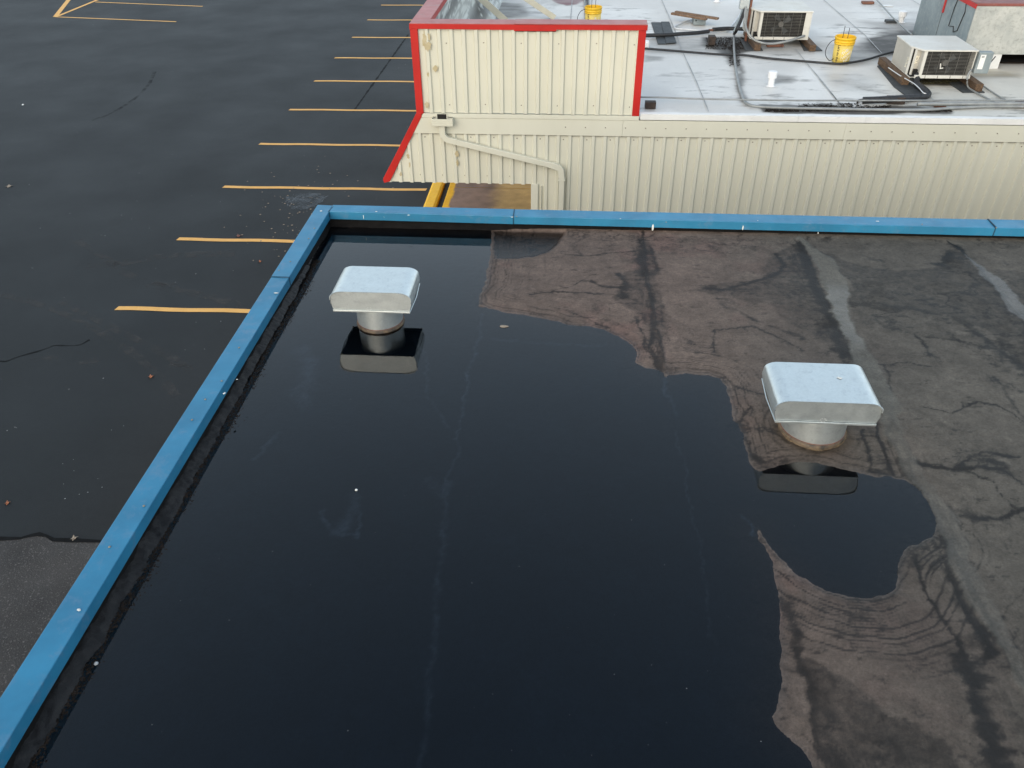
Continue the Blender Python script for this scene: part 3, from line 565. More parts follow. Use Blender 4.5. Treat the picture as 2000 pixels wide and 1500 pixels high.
lobe = sstep(.15, -.1, DP([(1490, 1060), (1770, 1170), (1830, 1060), (1890, 1180), (1900, 1300), (1700, 1320), (1560, 1290), (1530, 1180)])) 
add_st(1.5 * bands * (sd > 0) * zone * (0.6 + 0.6 * lobe) * (dl > 0.3))
add_st(.62 * rip * (sd > 0) * zone * (.45 + .55 * lobe) * (dl > .3))
add_st(0.32 * sstep(.10, 0, np.maximum(sd, 0)) * (sd > 0) * (0.5 + n_mid))
# drag streaks over the lap seams
seamm = np.maximum(sstep(.16, 0, lap2), sstep(.22, .02, lap3)) * sstep(.5, .62, vstreak); add_st(0.4 * seamm * (sd > 0.02))
add_st(0.5 * np.exp(-(lap3 / .014) ** 2) * sstep(.3, .5, n_mid)); add_st(.7 * np.exp(-(lap2 / .010) ** 2) * (sd > 0) * sstep(.3, .5, n_mid))
add_st(0.42 * sstep(.57, .68, vnoise(X, Y, 9, 33, 6, .8)) * sstep(.4, .6, n_mid)); add_st(.5 * sstep(.035, .0, np.abs(vnoise(X, Y, 2.6, 34, 6, .62) - .5)) * sstep(.52, .62, vnoise(X, Y, 1.6, 35, 4)) * (sd > .03))
add_st(0.45 * sstep(.64, .74, tear))
stain = np.clip(stain, 0, 1); st2 = sstep(.12, .80, stain + .55 * (n_fin - .5) + .25 * (vnoise(X, Y, 45, 90, 3, .7) - .5)); stain = .28 * stain + .72 * st2 * sstep(.05, .2, stain)
tone = tone * (1 - 0.86 * stain[..., None])
tone *= np.array([1.02, 0.985, 0.93])
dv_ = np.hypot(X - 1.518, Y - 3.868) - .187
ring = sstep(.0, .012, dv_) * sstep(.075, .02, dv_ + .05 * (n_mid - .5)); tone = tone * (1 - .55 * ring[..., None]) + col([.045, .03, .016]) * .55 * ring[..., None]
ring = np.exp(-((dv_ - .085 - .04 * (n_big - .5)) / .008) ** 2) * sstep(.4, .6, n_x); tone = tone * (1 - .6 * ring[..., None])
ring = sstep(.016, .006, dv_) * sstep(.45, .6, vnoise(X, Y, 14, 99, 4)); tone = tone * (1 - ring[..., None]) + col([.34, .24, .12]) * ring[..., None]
# reddish residue and pale silt
rd = sstep(.55, .75, vnoise(X, Y, 2.6, 50, 5)) * (1 - g[..., 0]); tone = tone * (1 + rd[..., None] * np.array([0.07, -0.05, -0.04]))
silt = sstep(.62, .8, vnoise(X, Y, 7, 51, 6, .7)) ; tone = tone * (1 + 0.30 * silt[..., None])
# pale lap strip
st = sstep(0.012, -0.012, strip)[..., None] * (sd > 0)[..., None] * (0.6 + .4 * sstep(3.7, 4.2, Y))[..., None]
upper = sstep(3.6, 4.3, Y)
pale = np.where(upper[..., None] > 0, col([0.118, 0.110, 0.092]), col([0.108, 0.101, 0.086])); tone = tone * (1 - .8 * st) + pale * .8 * st * (0.85 + .3 * n_x[..., None])
wet = np.maximum(wet, 0.66 * sstep(0.0, -0.02, strip) * sstep(4.6, 4.9, Y) * sstep(5.75, 5.5, Y)); tone = np.where((wet > .3)[..., None], tone * 1.1, tone)
s4 = sstep(0.015, -0.01, strip4); wet = np.maximum(wet, .62 * s4); tone = tone * (1 - .6 * s4[..., None]) + col([0.12, .115, .105]) * .6 * s4[..., None]
# damp zones shine a little
wet = np.maximum(wet, 0.30 * stain * sstep(0.3, 0.8, n_mid + .2)); wet = np.maximum(wet, 0.5 * sstep(.05, 0, sd)); wet = np.maximum(wet, 1.0 * pm); tone = tone * (1 - .75 * sstep(.3, 1, pm)[..., None])
# pond bed: dark silt, paler where very shallow
dep = np.clip(-Hh / 0.024, 0, 1)[..., None] * (sd < 0.02)[..., None]
bed = col([0.010, 0.019, 0.027]) * (0.25 + 1.6 * (.5 * n_mid + .5 * vnoise(X, Y, .9, 95, 4))[..., None])
tone = tone * (1 - sstep(0, .95, dep)) * (1 - .42 * sstep(.0, -.02, sd)[..., None]) + bed * sstep(0, .95, dep)
# silt clouds and scratches on the bed
for pts, w_, c in [([(585, 745), (590, 775), (605, 740), (600, 700), (585, 680)], .06, .05), ([(690, 960), (680, 1000), (660, 1030)], .03, .045), ([(625, 990), (655, 1035), (690, 1040)], .012, .05), ([(700, 985), (690, 1045)], .008, .07), ([(545, 835), (500, 885)], .012, .045),
                   ([(905, 810), (918, 720), (930, 660), (940, 610)], .010, .07), ([(1300, 740), (1310, 775), (1320, 800)], .014, .06), ([(845, 930), (870, 960), (880, 940)], .03, .04), ([(868, 960), (860, 1120), (835, 1300), (815, 1500)], .016, .035), ([(905, 810), (885, 900), (870, 960)], .008, .05), ([(1318, 830), (1345, 960), (1375, 1100), (1400, 1250)], .008, .03), ([(810, 640), (830, 700), (835, 760), (880, 820)], .012, .03),
                   ([(1455, 1000), (1470, 1015), (1480, 1045)], .008, .10), ([(500, 700), (530, 640), (545, 600)], .01, .03), ([(960, 655), (1100, 665), (1180, 668)], .02, .03), ([(1480, 955), (1640, 962)], .006, .02)]:
    d = D(pts); v = (np.exp(-(d / w_) ** 2) * (.25 + .75 * sstep(.3, .75, vnoise(X, Y, 9, 60, 6, .75))) * (sd < 0))[..., None]; tone = tone * (1 - v) + col([.85, 1.05, 1.2]) * min(.26, c * 3.4) * v
# dirt fringe
frm = (sstep(0.20, 0.10, dl + .12 * (n_fin - .5)))[..., None] * (Hh > -0.004)[..., None]; tone = tone * (1 - frm) + col([0.017, 0.014, 0.013]) * (0.15 + .8 * n_fin[..., None]) * frm
wall_edge = sstep(0.16, 0.02, YI - Y + .05 * (n_mid - .5)) * (sd > 0.03); tone = tone * (1 + 0.35 * wall_edge[..., None])
tone *= (0.80 + 0.40 * vnoise(X, Y, 60, 91, 3, .7)[..., None])
roof = grid_mesh('roof_membrane', xs, ys, W + Hh, 'membrane', bld, np.clip(tone, 0.002, 1), np.clip(wet, 0, 1))
# sloped base flashing behind the coping
b = MB(); n = 160
for run in ('l', 'f'):
    vs = []
    for i in range(n + 1):
        t = i / n; a = random.uniform(-.004, .004); c = random.uniform(-.006, .006)
        if run == 'l': y = -8 + (YI + 8) * t; vs += [(XI - 0.029, y, ZT - .03), (XI - .024 + a, y, W + .06), (XI - .008 + a, y, W + .01 + c), (XI + .02 + c, y, W - .04)]
        else: x = XI - .02 + 14 * t; vs += [(x, YI + .029, ZT - .03), (x, YI + .024 + a, W + .07), (x, YI + .012 + a, W + .02 + c), (x, YI - .012 + c, W - .04)]
    b.add(vs, [((4 * i + j, 4 * i + 4 + j, 4 * i + 5 + j, 4 * i + 1 + j) if run == 'f' else (4 * i + j, 4 * i + 1 + j, 4 * i + 5 + j, 4 * i + 4 + j)) for i in range(n) for j in range(3)])
b.build('base_flashing', 'flashing', bld, smooth=False)
# the water itself
wb = MB(); wb.add([(XI - .02, -1.2, W), (4.2, -1.2, W), (4.2, YI + .02, W), (XI - .02, YI + .02, W)], [(0, 1, 2, 3)])
wat = wb.build('pond_water', 'water'); tag(wat, 'still dark rainwater ponding on the near roof', kind='structure')
pts = []
for _ in range(5200):
    y = random.uniform(1.3, 5.9); k = .5 + .5 * math.sin(y * 3.1) * math.sin(y * 7.7 + 1); pts.append((XI + .045 + .03 * k + random.gauss(0, .012 + .016 * k), y))
o = chips('dirt_fringe', pts, W - .001, (0.003, 0.009), 'mulch', .5); tag(o, 'feathery black dirt along the foot of the near left parapet', kind='stuff')
# floating specks and one leaf
pts = []
for _ in range(75):
    P = at(random.uniform(150, 1800), random.uniform(470, 1500), W); pts.append((P.x, P.y))
pl = np.array(pts); dd = poly_sd(pl[:, 0], pl[:, 1], pond); pts = [tuple(p) for p, s in zip(pl, dd) if s < -0.03 and p[0] > XI + .15]
o = chips('floating_specks', pts, W + .0005, (0.0012, 0.0032), 'speck', 0.3); tag(o, 'pale specks floating on the dark pond', kind='stuff')
P = at(985, 638, W); b = MB(); n = 14
b.add([(P.x + .034 * math.cos(6.28 * k / n), P.y + .017 * math.sin(6.28 * k / n) * (1 - .3 * math.cos(6.28 * k / n)), W + .003) for k in range(n)] + [(P.x, P.y, W + .007)], [(k, (k + 1) % n, n) for k in range(n)])
tag(b.build('floating_leaf', 'leaf'), 'pale oval leaf floating near the far shore of the pond', 'leaf')
for px, py, s, lb in [(188, 1296, .010, 'small pale stone at the water edge beside the near left parapet'), (696, 957, .008, 'white scrap floating in the middle of the pond'), (502, 620, .006, 'tiny white crumb by the parapet fringe')]:
    P = at(px, py, W); b = MB(); b.lathe([(0, s * .9), (s * .7, s * .6), (s, 0.001), (s * .9, -.01)], P, 9); tag(b.build('pebble', 'speck' if s != .008 else 'dropping', smooth=True), lb, 'pebble' if s != .008 else 'scrap')

# ---- roof vents
def make_vent(cx, yf, yb, z0, zt, wd, rad, baseC, rp, label, zb, wonly=False):
    v = empty('roof_vent', (cx, (yf + yb) / 2, zb), label, 'roof vent', 'galvanised vents on the near roof')
    x0, x1 = cx - wd / 2, cx + wd / 2; fl = 0.012
    prof = [(x0 + fl * 1.4, z0), (x0, z0 + (zt - z0) * .42)]
    r = rad
    for k in range(1, 9):
        a = math.pi - (math.pi / 2) * k / 8; prof.append((x0 + .004 + r + r * math.cos(a), zt - r * .62 + r * .62 * math.sin(a)))
    prof.insert(2, (prof[1][0] + .0006, prof[1][1] + .004)); prof.append((prof[-1][0] + .004, zt)); prof[-2] = (prof[-2][0], zt)
    prof += [(2 * cx - x, z) for x, z in prof[::-1]]
    b = MB(); n = len(prof)
    b.add([(x, yf, z) for x, z in prof] + [(x, yb, z) for x, z in prof], [(i, i + 1, n + i + 1, n + i) for i in range(n - 1)])
    hood = b.build('hood', 'galv', v)
    for p in hood.data.polygons: p.use_smooth = len(p.vertices) == 4
    for yy, s in ((yf + .004, 1), (yb - .004, -1)):
        b = MB(); inner = [(cx + (x - cx) * .992, z - (.003 if z > z0 + .01 else 0)) for x, z in prof]
        b.add([(x, yy, z) for x, z in inner], [tuple(range(n - 1, -1, -1)) if s > 0 else tuple(range(n))]); b.build('end_panel', 'galv', v, solid=.0015)
    # folded drip lip all round
    b = MB(); t = .006; xa, xb = x0 + fl * 1.4, x1 - fl * 1.4
    b.box((xa - .004, yf - .006, z0 - .004), (xb + .004, yf, z0 + .010)); b.build('drip_edge', 'galv', v, bevel=.002)
    b = MB(); b.box((xa - .004, yb, z0 - .004), (xb + .004, yb + .006, z0 + .008)); b.build('drip_edge', 'galv', v, bevel=.002)
    for s, xx in ((-1, x0), (1, x1)):
        b = MB(); b.tube([(xx + s * -.002 - s * fl * 1.2, yf + .002, z0), (xx + s * .001, (yf + yb) / 2, z0 + .018), (xx - s * .004, yb - .01, z0 + .03)], .0035, 6); b.build('side_lip', 'galv', v)
    b = MB(); b.add([(x0 + .02, yf + .01, z0 + .012), (x1 - .02, yf + .01, z0 + .012), (x1 - .02, yb - .01, z0 + .012), (x0 + .02, yb - .01, z0 + .012)], [(0, 3, 2, 1)]); b.build('soffit', 'dark', v)
    # crimp tabs along the rounded corners and clinch dots
    b = MB()
    for s in (0, 1):
        for k in range(11):
            a = math.pi - (math.pi * .56) * k / 10 + .12; x = x0 + r + (r - .002) * math.cos(a); z = zt - r * .62 + r * .62 * math.sin(a) - .002
            if s: x = 2 * cx - x
            b.box((x - .0032, yf - .004, z - .006), (x + .0032, yf + .002, z + .003))
    for t in (.28, .42, .58, .72): b.box((x0 + wd * t - .002, yf - .003, zt - .007), (x0 + wd * t + .002, yf + .001, zt - .001))
    b.build('crimp_tabs', 'galv', v)['kind'] = 'stuff'
    b = MB()
    for k in range(6):
        a = k * 1.047; disc(b, (cx - .015 + .016 * math.cos(a), yf + .002, z0 + .022 + .011 * math.sin(a)), .0024, 6, .003, 'y')
    b.build('clinch_dots', 'white_metal', v)['kind'] = 'stuff'
    c = baseC
    b = MB(); b.lathe([(rp, zb - .01 - c[2]), (rp, z0 + .012 - c[2])], c, 56); b.build('pipe', 'galv', v, smooth=True)
    b = MB(); b.lathe([(rp + .012, -.012), (rp + .010, .004), (rp + .007, .010), (rp + .005, .016), (rp + .0012, .018)], (c[0], c[1], zb), 56); b.build('base_collar', 'sealant', v, smooth=True)
    b = MB(); b.lathe([(rp + .001, .020), (rp + .003, .021), (rp + .003, .024), (rp + .001, .025)], (c[0], c[1], zb), 56); b.build('clamp_band', 'copper', v, smooth=True)
    return v
make_vent(-1.345, 4.786, 5.165, 3.986, 4.142, .575, .085, (-1.335, 4.965, W), .165, 'galvanised hooded roof vent standing in the pond near the blue corner', W)
make_vent(1.515, 3.685, 4.075, 4.000, 4.150, .592, .075, (1.518, 3.868, W), .187, 'galvanised hooded roof vent on the dry strip, white spot on its top', W + .02)
P = at(1640, 738, 4.152); b = MB(); splat(b, P.x, P.y, 4.1525, .016, .011); o = b.build('bird_dropping', 'dropping'); tag(o, 'single white bird dropping on top of the right hand roof vent', 'bird dropping')
# ================================================================== FAR BUILDING (cream ribbed metal, white roof)
fb = empty('store_building', (0, YW, 0), 'cream ribbed metal store building with red trimmed parapet and white coated roof', 'building')
XC = -0.47            # corner of the shop front under the canopy
ZC = 2.665            # bottom of the canopy side
slx = lambda z: -1.957 + (z - 3.627) * (0.504 / 0.932)      # slanted canopy edge
slz = lambda x: 3.627 + (x + 1.957) * (0.932 / 0.504)
RIB = 0.1524; RD = 0.024
def rib_panel(x0, x1, zt, zb, yf=YW, phase=0.0):
    xs_ = []
    k0 = math.floor((x0 - phase) / RIB) - 1
    for k in range(k0, k0 + int((x1 - x0) / RIB) + 4):
        o = phase + k * RIB
        for dx, dy in ((0.0, 0), (0.088, 0), (0.101, -RD), (0.138, -RD), (0.151, 0)): xs_.append((o + dx, dy))
    xs_ = [(x, d) for x, d in xs_ if x0 - 1e-6 < x < x1 + 1e-6]
    def depth(x):
        u = (x - phase) % RIB
        return 0 if u < .088 else (-(u - .088) / .013 * RD if u < .101 else (-RD if u < .138 else -(.151 - u) / .013 * RD if u < .151 else 0))
    xs_ = [(x0, depth(x0))] + xs_ + [(x1, depth(x1))]
    xx = sorted(set((round(x, 5), d) for x, d in xs_)); b = MB(); vs = []
    for x, d in xx:
        b_ = zb(x) if callable(zb) else zb; t_ = zt(x) if callable(zt) else zt
        vs += [(x, yf + d, min(b_, t_)), (x, yf + d, t_)]
    b.add(vs, [(2 * i, 2 * i + 2, 2 * i + 3, 2 * i + 1) for i in range(len(xx) - 1)]); return b
ph = atY(1164, 264, YW)[0]
# upper parapet panels
cuts = [-1.90] + [ph2 for ph2 in np.arange(-1.903 + .30 + .61, 0.8, 0.9144)] + [0.80]
for i in range(len(cuts) - 1):
    if cuts[i + 1] - cuts[i] < .02: continue
    rib_panel(cuts[i], cuts[i + 1], 4.645, 3.615 + .004 * (i % 2), YW - .0015 * (i % 2), ph + .03).build('wall_panel', 'cream', fb, solid=.0012)
MB().box((-1.955, YW + .012, 3.58), (0.865, YW + .10, 4.66)).build('parapet_core', 'galv_dull', fb)
# lower wall panels
lo = [-2.45, -1.60, -0.686, XC + .07] + list(np.arange(XC + .07 + .9144 * .62, 9.2, 0.9144))
for i in range(len(lo) - 1):
    x0, x1 = lo[i], lo[i + 1]
    zt = (lambda x: min(3.352, slz(x) - .02)); zb = (lambda x: ZC) if x1 <= XC + .08 else 0.0
    if x1 <= XC + .08 and x1 > XC: zb = (lambda x: ZC if x < XC else 0.0)
    rib_panel(x0, x1, zt, zb, YW - .0015 * (i % 2), ph).build('wall_panel', 'cream', fb, solid=.0012)
MB().box((XC + .02, YW + .012, 0), (9.2, YW + .12, 3.53)).build('wall_core', 'cream', fb)
b = MB(); b.prismy([(slx(ZC) + .03, ZC + .004), (XC + .02, ZC + .004), (XC + .02, 3.53), (slx(3.53) + .05, 3.53)], YW + .012, YW + .06); b.build('canopy_end_core', 'cream', fb)
# corner flashing beside the canopy opening
MB().box((XC - .022, YW - RD - .006, 0), (XC + .075, YW - .0, ZC + .012)).box((XC + .11, YW - RD - .004, 0), (XC + .122, YW, ZC - .02)).build('corner_trim', 'cream', fb, bevel=.003)
# fascia bands
b = MB(); b.prismy([(slx(3.612) + .05, 3.556), (0.885, 3.556), (0.885, 3.608), (slx(3.612) + .04, 3.608)], YW - .034, YW + .01); b.build('upper_flashing', 'cream', fb, bevel=.003)
fx = [-2.02, 1.02 - .0, 5.60, 9.2]; fx[1] = atY(1216, 245, YW)[0]; fx[2] = atY(1650, 250, YW)[0]
for i in range(3):
    x0, x1 = fx[i] + .0015, fx[i + 1]; zlo = 3.345
    poly = [(x0 if i else slx(3.345) + .02, zlo), (x1, zlo), (x1, 3.553), (x0 if i else slx(3.553) + .02, 3.553)]
    b = MB(); b.prismy(poly, YW - .026 - .0012 * (i % 2), YW + .01); b.build('fascia_board', 'cream', fb, bevel=.003)
MB().box((-1.95, YW - .0275, 3.341), (9.2, YW - .012, 3.3445)).build('fascia_lip', 'screw', fb)
# red trims
cap_z = 4.69
b = MB(); b.prismy([(-1.985, 4.636), (-0.705, 4.630), (-0.705, cap_z), (-1.985, cap_z + .002)], YW - .036, YW - .024); b.build('cap_face', 'red', fb)
b = MB(); b.prismy([(-0.708, 4.620), (-0.20, 4.620), (-0.195, 4.638), (0.892, 4.636), (0.892, cap_z + .004), (-0.708, cap_z)], YW - .041, YW - .028); b.build('cap_face', 'red', fb)
MB().box((-0.69, YW - .03, 4.612), (-0.2, YW - .0225, 4.622)).build('cap_gap', 'dark', fb)
b = MB(); b.prism([(-1.985, YW - .036), (-0.705, YW - .036), (-0.705, YW + .215), (-1.76, YW + .215), (-1.985, YW + .215)], cap_z + .0005, cap_z + .008); b.build('cap_top', 'redtop', fb, bevel=.002)
b = MB(); b.prism([(-0.708, YW - .041), (0.892, YW - .041), (0.900, YW + .215), (-0.708, YW + .215)], cap_z + .0045, cap_z + .0125); b.build('cap_top', 'redtop', fb, bevel=.002)
b = MB(); b.prism([(-1.985, YW + .216), (-1.762, YW + .216), (-1.762, 26), (-1.985, 26)], cap_z, cap_z + .008); b.build('cap_top', 'redtop', fb, bevel=.002)
MB().box((-1.768, YW + .216, cap_z - .065), (-1.761, 26, cap_z - .0005)).box((-1.99, YW - .03, cap_z - .065), (-1.983, 26, cap_z - .0005)).build('cap_side_face', 'red', fb)
MB().box((-1.76, YW + .21, cap_z - .055), (0.895, YW + .217, cap_z)).box((0.886, YW - .03, cap_z - .055), (0.897, YW + .212, cap_z + .003)).build('cap_back_face', 'red', fb)
MB().box((-1.985, YW - .030, 3.60), (-1.892, YW + .02, 4.634)).build('corner_trim', 'red', fb, bevel=.003)
MB().box((0.792, YW - .030, 3.61), (0.884, YW + .20, 4.634)).build('corner_trim', 'red', fb, bevel=.003)
dx = .088
b = MB(); b.prismy([(slx(2.70) - .06, 2.70), (slx(2.655) + .035 - .06, 2.655), (slx(2.66) + .055, 2.675), (-1.892, 3.615), (-1.985, 3.615)], YW - .034, YW + .03); b.build('rake_trim', 'red', fb, bevel=.003)
# canopy slope, soffit, shop front
b = MB(); b.add([(slx(2.69) - .06, YW + .03, 2.69), (-1.975, YW + .03, 3.61), (-1.975, 26, 3.61), (slx(2.69) - .06, 26, 2.69)], [(0, 1, 2, 3)]); b.build('canopy_slope', 'red', fb, solid=.01)
MB().box((slx(ZC) - .02, YW + .06, ZC + .01), (XC + .02, 26, ZC + .03)).build('canopy_soffit', 'cream', fb)
MB().box((XC, YW + .12, 0), (XC + .12, 26, 3.5)).build('shop_front_wall', 'cream', fb)
MB().box((-1.98, YW + .1, 3.6), (-1.80, 26, 4.68)).build('side_parapet', 'cream', fb)
# flaking felt on the inner face of the side parapet
ys_ = np.arange(YW + .1, 26, .035); zs_ = np.linspace(0, 1, 34)
Yg, Tg = np.meshgrid(ys_, zs_, indexing='ij'); 
Zg = 3.56 + Tg * 1.09; Xg = -1.795 + 0.36 * np.maximum(0, 1 - Tg * 2.3) ** 1.6 + .012 * (vnoise(Yg, Tg * 4, 5, 70) - .5)
fl_ = vnoise(Yg * .55, Tg * 9 + 3, 3.0, 71, 6, .7); band = np.exp(-((Tg - .22) / .13) ** 2) * .35 + np.exp(-((Tg - .80) / .14) ** 2) * .28
dk = sstep(.50, .56, fl_ + band * .45) * (0.35 + .65 * np.clip(band * 3, 0, 1))
tn = np.array([0.66, 0.67, 0.62]) * (1 - dk[..., None]) + np.array([0.12, 0.12, 0.115]) * dk[..., None]
me = bpy.data.meshes.new('parapet_lining'); nx, ny = Xg.shape; I = np.arange(nx * ny).reshape(nx, ny)
q = np.stack([I[:-1, :-1], I[1:, :-1], I[1:, 1:], I[:-1, 1:]], -1).reshape(-1, 4)
me.from_pydata(np.stack([Xg, Yg, Zg], -1).reshape(-1, 3).tolist(), [], q.tolist()); me.update()
ca = me.attributes.new('tone', 'FLOAT_COLOR', 'POINT'); c4 = np.ones((nx * ny, 4), np.float32); c4[:, :3] = tn.reshape(-1, 3); ca.data.foreach_set('color', c4.ravel())
me.attributes.new('wet', 'FLOAT', 'POINT'); me.materials.append(M['white_roof']); o = bpy.data.objects.new('parapet_lining', me); COL.objects.link(o); o.parent = fb; o.matrix_parent_inverse = Matrix.Translation(fb.location).inverted()
# white edge metal
x_ = atY(1250, 228, YW)[0]; ex = [x_, atY(1558, 230, YW)[0], atY(1690, 230, YW)[0], 9.2]
for i in range(3):
    MB().box((ex[i] + .001, YW - .038, 3.566), (ex[i + 1] - .001, YW - .03, 3.632)).box((ex[i] + .001, YW - .038, 3.6325), (ex[i + 1] - .001, YW + .05, 3.640)).build('edge_metal', 'white_metal', fb, bevel=.003)
# white roof with its dirt
xs = np.arange(-1.8, 9.3, 0.03); ys = np.concatenate([np.arange(YW + .0, 19.5, 0.03), np.arange(19.6, 27, .2)])
X, Y = np.meshgrid(xs, ys, indexing='ij'); sel = np.ones(X.shape, bool)
nb = vnoise(X, Y, .8, 80, 6); nm = vnoise(X, Y, 3, 81, 6, .65); st_ = vnoise(X * 1.0, Y * 3.2, 2.0, 82, 6, .68)
Xw = X + .25 * (vnoise(X, Y, 2, 83, 4) - .5); Yw_ = Y + .25 * (vnoise(X, Y, 2, 84, 4) - .5)
tone = np.zeros(X.shape + (3,)); tone[:] = [0.66, 0.645, 0.61]
warm = sstep(3.6, 5.2, X - .4 * (Y - 12)) * sstep(13.2, 12.2, Y); tone = tone * (1 - warm[..., None]) + np.array([0.62, 0.60, 0.54]) * warm[..., None]
tone *= (0.86 + .24 * nb[..., None]) * (0.93 + .14 * nm[..., None])
dirt = 0.42 * sstep(.54, .78, st_) * sstep(.4, .6, nb)
def zone_(pts, s, soft, w=1.0):
    q = xy(pts, R); d = poly_sd(Xw, Yw_, q); return s * sstep(soft, -soft * .5, d) * (0.78 + .45 * w * sstep(.35, .65, st_))
def line_(pts, w_, s):
    q = xy(pts, R); d = seg_dist(Xw, Yw_, q); return s * np.exp(-(d / w_) ** 2) * (.5 + .8 * nm)
wet = np.zeros(X.shape)
for z in [zone_([(1700, 78), (1760, 62), (1830, 60), (1830, 100), (1740, 105), (1690, 95)], .85, .25), zone_([(1640, 90), (1740, 90), (1740, 110), (1650, 125)], .35, .3),
          zone_([(1380, 74), (1450, 72), (1460, 98), (1430, 108), (1400, 96), (1375, 88)], .95, .12, .4), zone_([(1420, 85), (1445, 85), (1440, 125), (1430, 125)], .9, .08, .5), zone_([(1270, 76), (1440, 80), (1600, 85), (1600, 100), (1280, 100)], .28, .3),
          zone_([(1790, 150), (1900, 155), (1905, 168), (1800, 165)], .75, .12), zone_([(1905, 140), (1990, 145), (1990, 152), (1900, 152)], .35, .15), zone_([(1515, 145), (1545, 152), (1540, 162), (1515, 160)], .5, .1), zone_([(1260, 108), (1290, 112), (1285, 118), (1260, 120)], .3, .1),
          zone_([(1490, 205), (1560, 206), (1740, 208), (1850, 214), (1850, 222), (1490, 222)], .9, .05, .3), zone_([(960, 5), (1010, 8), (1030, 30), (960, 40)], .4, .2), zone_([(1690, 45), (1810, 50), (1830, 70), (1740, 66)], .3, .3),
          line_([(1440, 110), (1446, 160), (1456, 200)], .05, .5), line_([(1700, 78), (1745, 66), (1800, 62)], .05, .7), line_([(1705, 88), (1730, 84), (1750, 90)], .04, .7), zone_([(1620, 150), (1690, 155), (1700, 175), (1640, 170)], .25, .3)]:
    dirt = 1 - (1 - dirt) * (1 - np.clip(z, 0, 1))
dirt = 1 - (1 - np.clip(dirt, 0, 1)) ** 1.7
tone = tone * (1 - .97 * dirt[..., None]) + np.array([0.03, .024, .018]) * dirt[..., None]
mar = zone_([(1075, -30), (1080, -2), (1095, 6), (1110, 9), (1125, 8), (1142, 0), (1150, -20)], .85, .06, .6)[..., None]; tone = tone * (1 - mar) + np.array([.16, .035, .045]) * mar
yel = zone_([(1900, 130), (2000, 133), (2000, 150), (1905, 148)], .4, .2)[..., None]; tone = tone * (1 - yel) + np.array([.42, .36, .24]) * yel
wet = 0.3 * sstep(.5, .6, nb) * (dirt < .3)
grid_mesh('roof_membrane', xs, ys, R - .001 + .006 * (nb - .5) + .002 * (nm - .5), 'white_roof', fb, tone, wet)
MB().box((-1.8, YW + .05, 3.2), (9.2, 27, R - .03)).build('roof_deck', 'white_metal', fb)
def strip_on(name, pts, w, m, parent, z0=R + .006, h=.004, jit=0):
    P = [at(x, y, R) for x, y in pts]; P = sum([[P[i].lerp(P[i + 1], k / 8) for k in range(8)] for i in range(len(P) - 1)], []) + [P[-1]]
    return ribbon(name, [(p.x, p.y) for p in P], w, m, z0 + h, parent, jit)
for pts in [[(1292, 0), (1306, 32), (1318, 60), (1333, 102), (1360, 160), (1384, 219)], [(1553, 96), (1580, 130), (1610, 165), (1641, 205)], [(1608, 0), (1650, 36), (1690, 70), (1722, 105)], [(1812, 187), (1835, 207)], [(1640, 26), (1720, 25), (1830, 27)],
            [(1600, 155), (1641, 205)], [(1780, 0), (1818, 24)], [(1118, -5), (1116, 20), (1114, 42)]]:
    strip_on('roof_seam', pts, .0065, 'seam', fb, jit=.35)
# screws on the cream wall (too small to pick apart)
b = MB()
for k in range(0, 13):
    x = -1.78 + .2286 * k * 1.0
    for z in (4.47, 3.72):
        if x < .78: disc(b, (x + .02 * math.sin(k * 3), YW - .002, z + .006 * math.sin(k * 5)), .008, 6, .006, 'y')
for k in range(0, 26):
    x = -1.9 + .3048 * k
    disc(b, (x, YW - .002, 3.29 + .006 * math.sin(k * 7)), .009, 6, .006, 'y')
    if k % 3 == 0: disc(b, (x + .06, YW - .002, 3.285), .008, 6, .006, 'y')
    if x > 0.2: disc(b, (x + .1, YW - .002, 2.5), .009, 6, .006, 'y')
    elif x < -.5: disc(b, (x - .1, YW - .002, 2.77), .009, 6, .006, 'y')
for k in range(0, 40):
    x = -.05 + .33 * k * .78
    disc(b, (x, YW - .028, 3.455), .008, 6, .006, 'y')
b.build('wall_screws', 'screw', fb)['kind'] = 'stuff'
b = MB()
def patch(cx, cz, rx, rz, y=YW - .0022, n=15):
    ring = [(cx + rx * random.uniform(.45, 1.2) * math.cos(6.28 * k / n), cz + rz * random.uniform(.5, 1.15) * math.sin(6.28 * k / n)) for k in range(n)]
    b.add([(x, y, z) for x, z in ring] + [(cx, y - .0004, cz)], [((k + 1) % n, k, n) for k in range(n)])
for px, py, rx, rz in [(829, 76, .030, .12), (836, 90, .045, .07), (838, 72, .02, .05), (851, 134, .035, .05), (836, 145, .014, .035), (834, 204, .03, .045), (892, 300, .03, .05), (893, 318, .02, .05), (797, 305, .02, .05), (783, 340, .02, .04), (800, 322, .012, .05)]:
    b = MB(); P = atY(px, py, YW - RD); patch(P.x, P.z, rx, rz, YW - RD - .002); b.build('peeled_paint', 'cream_patch', fb)
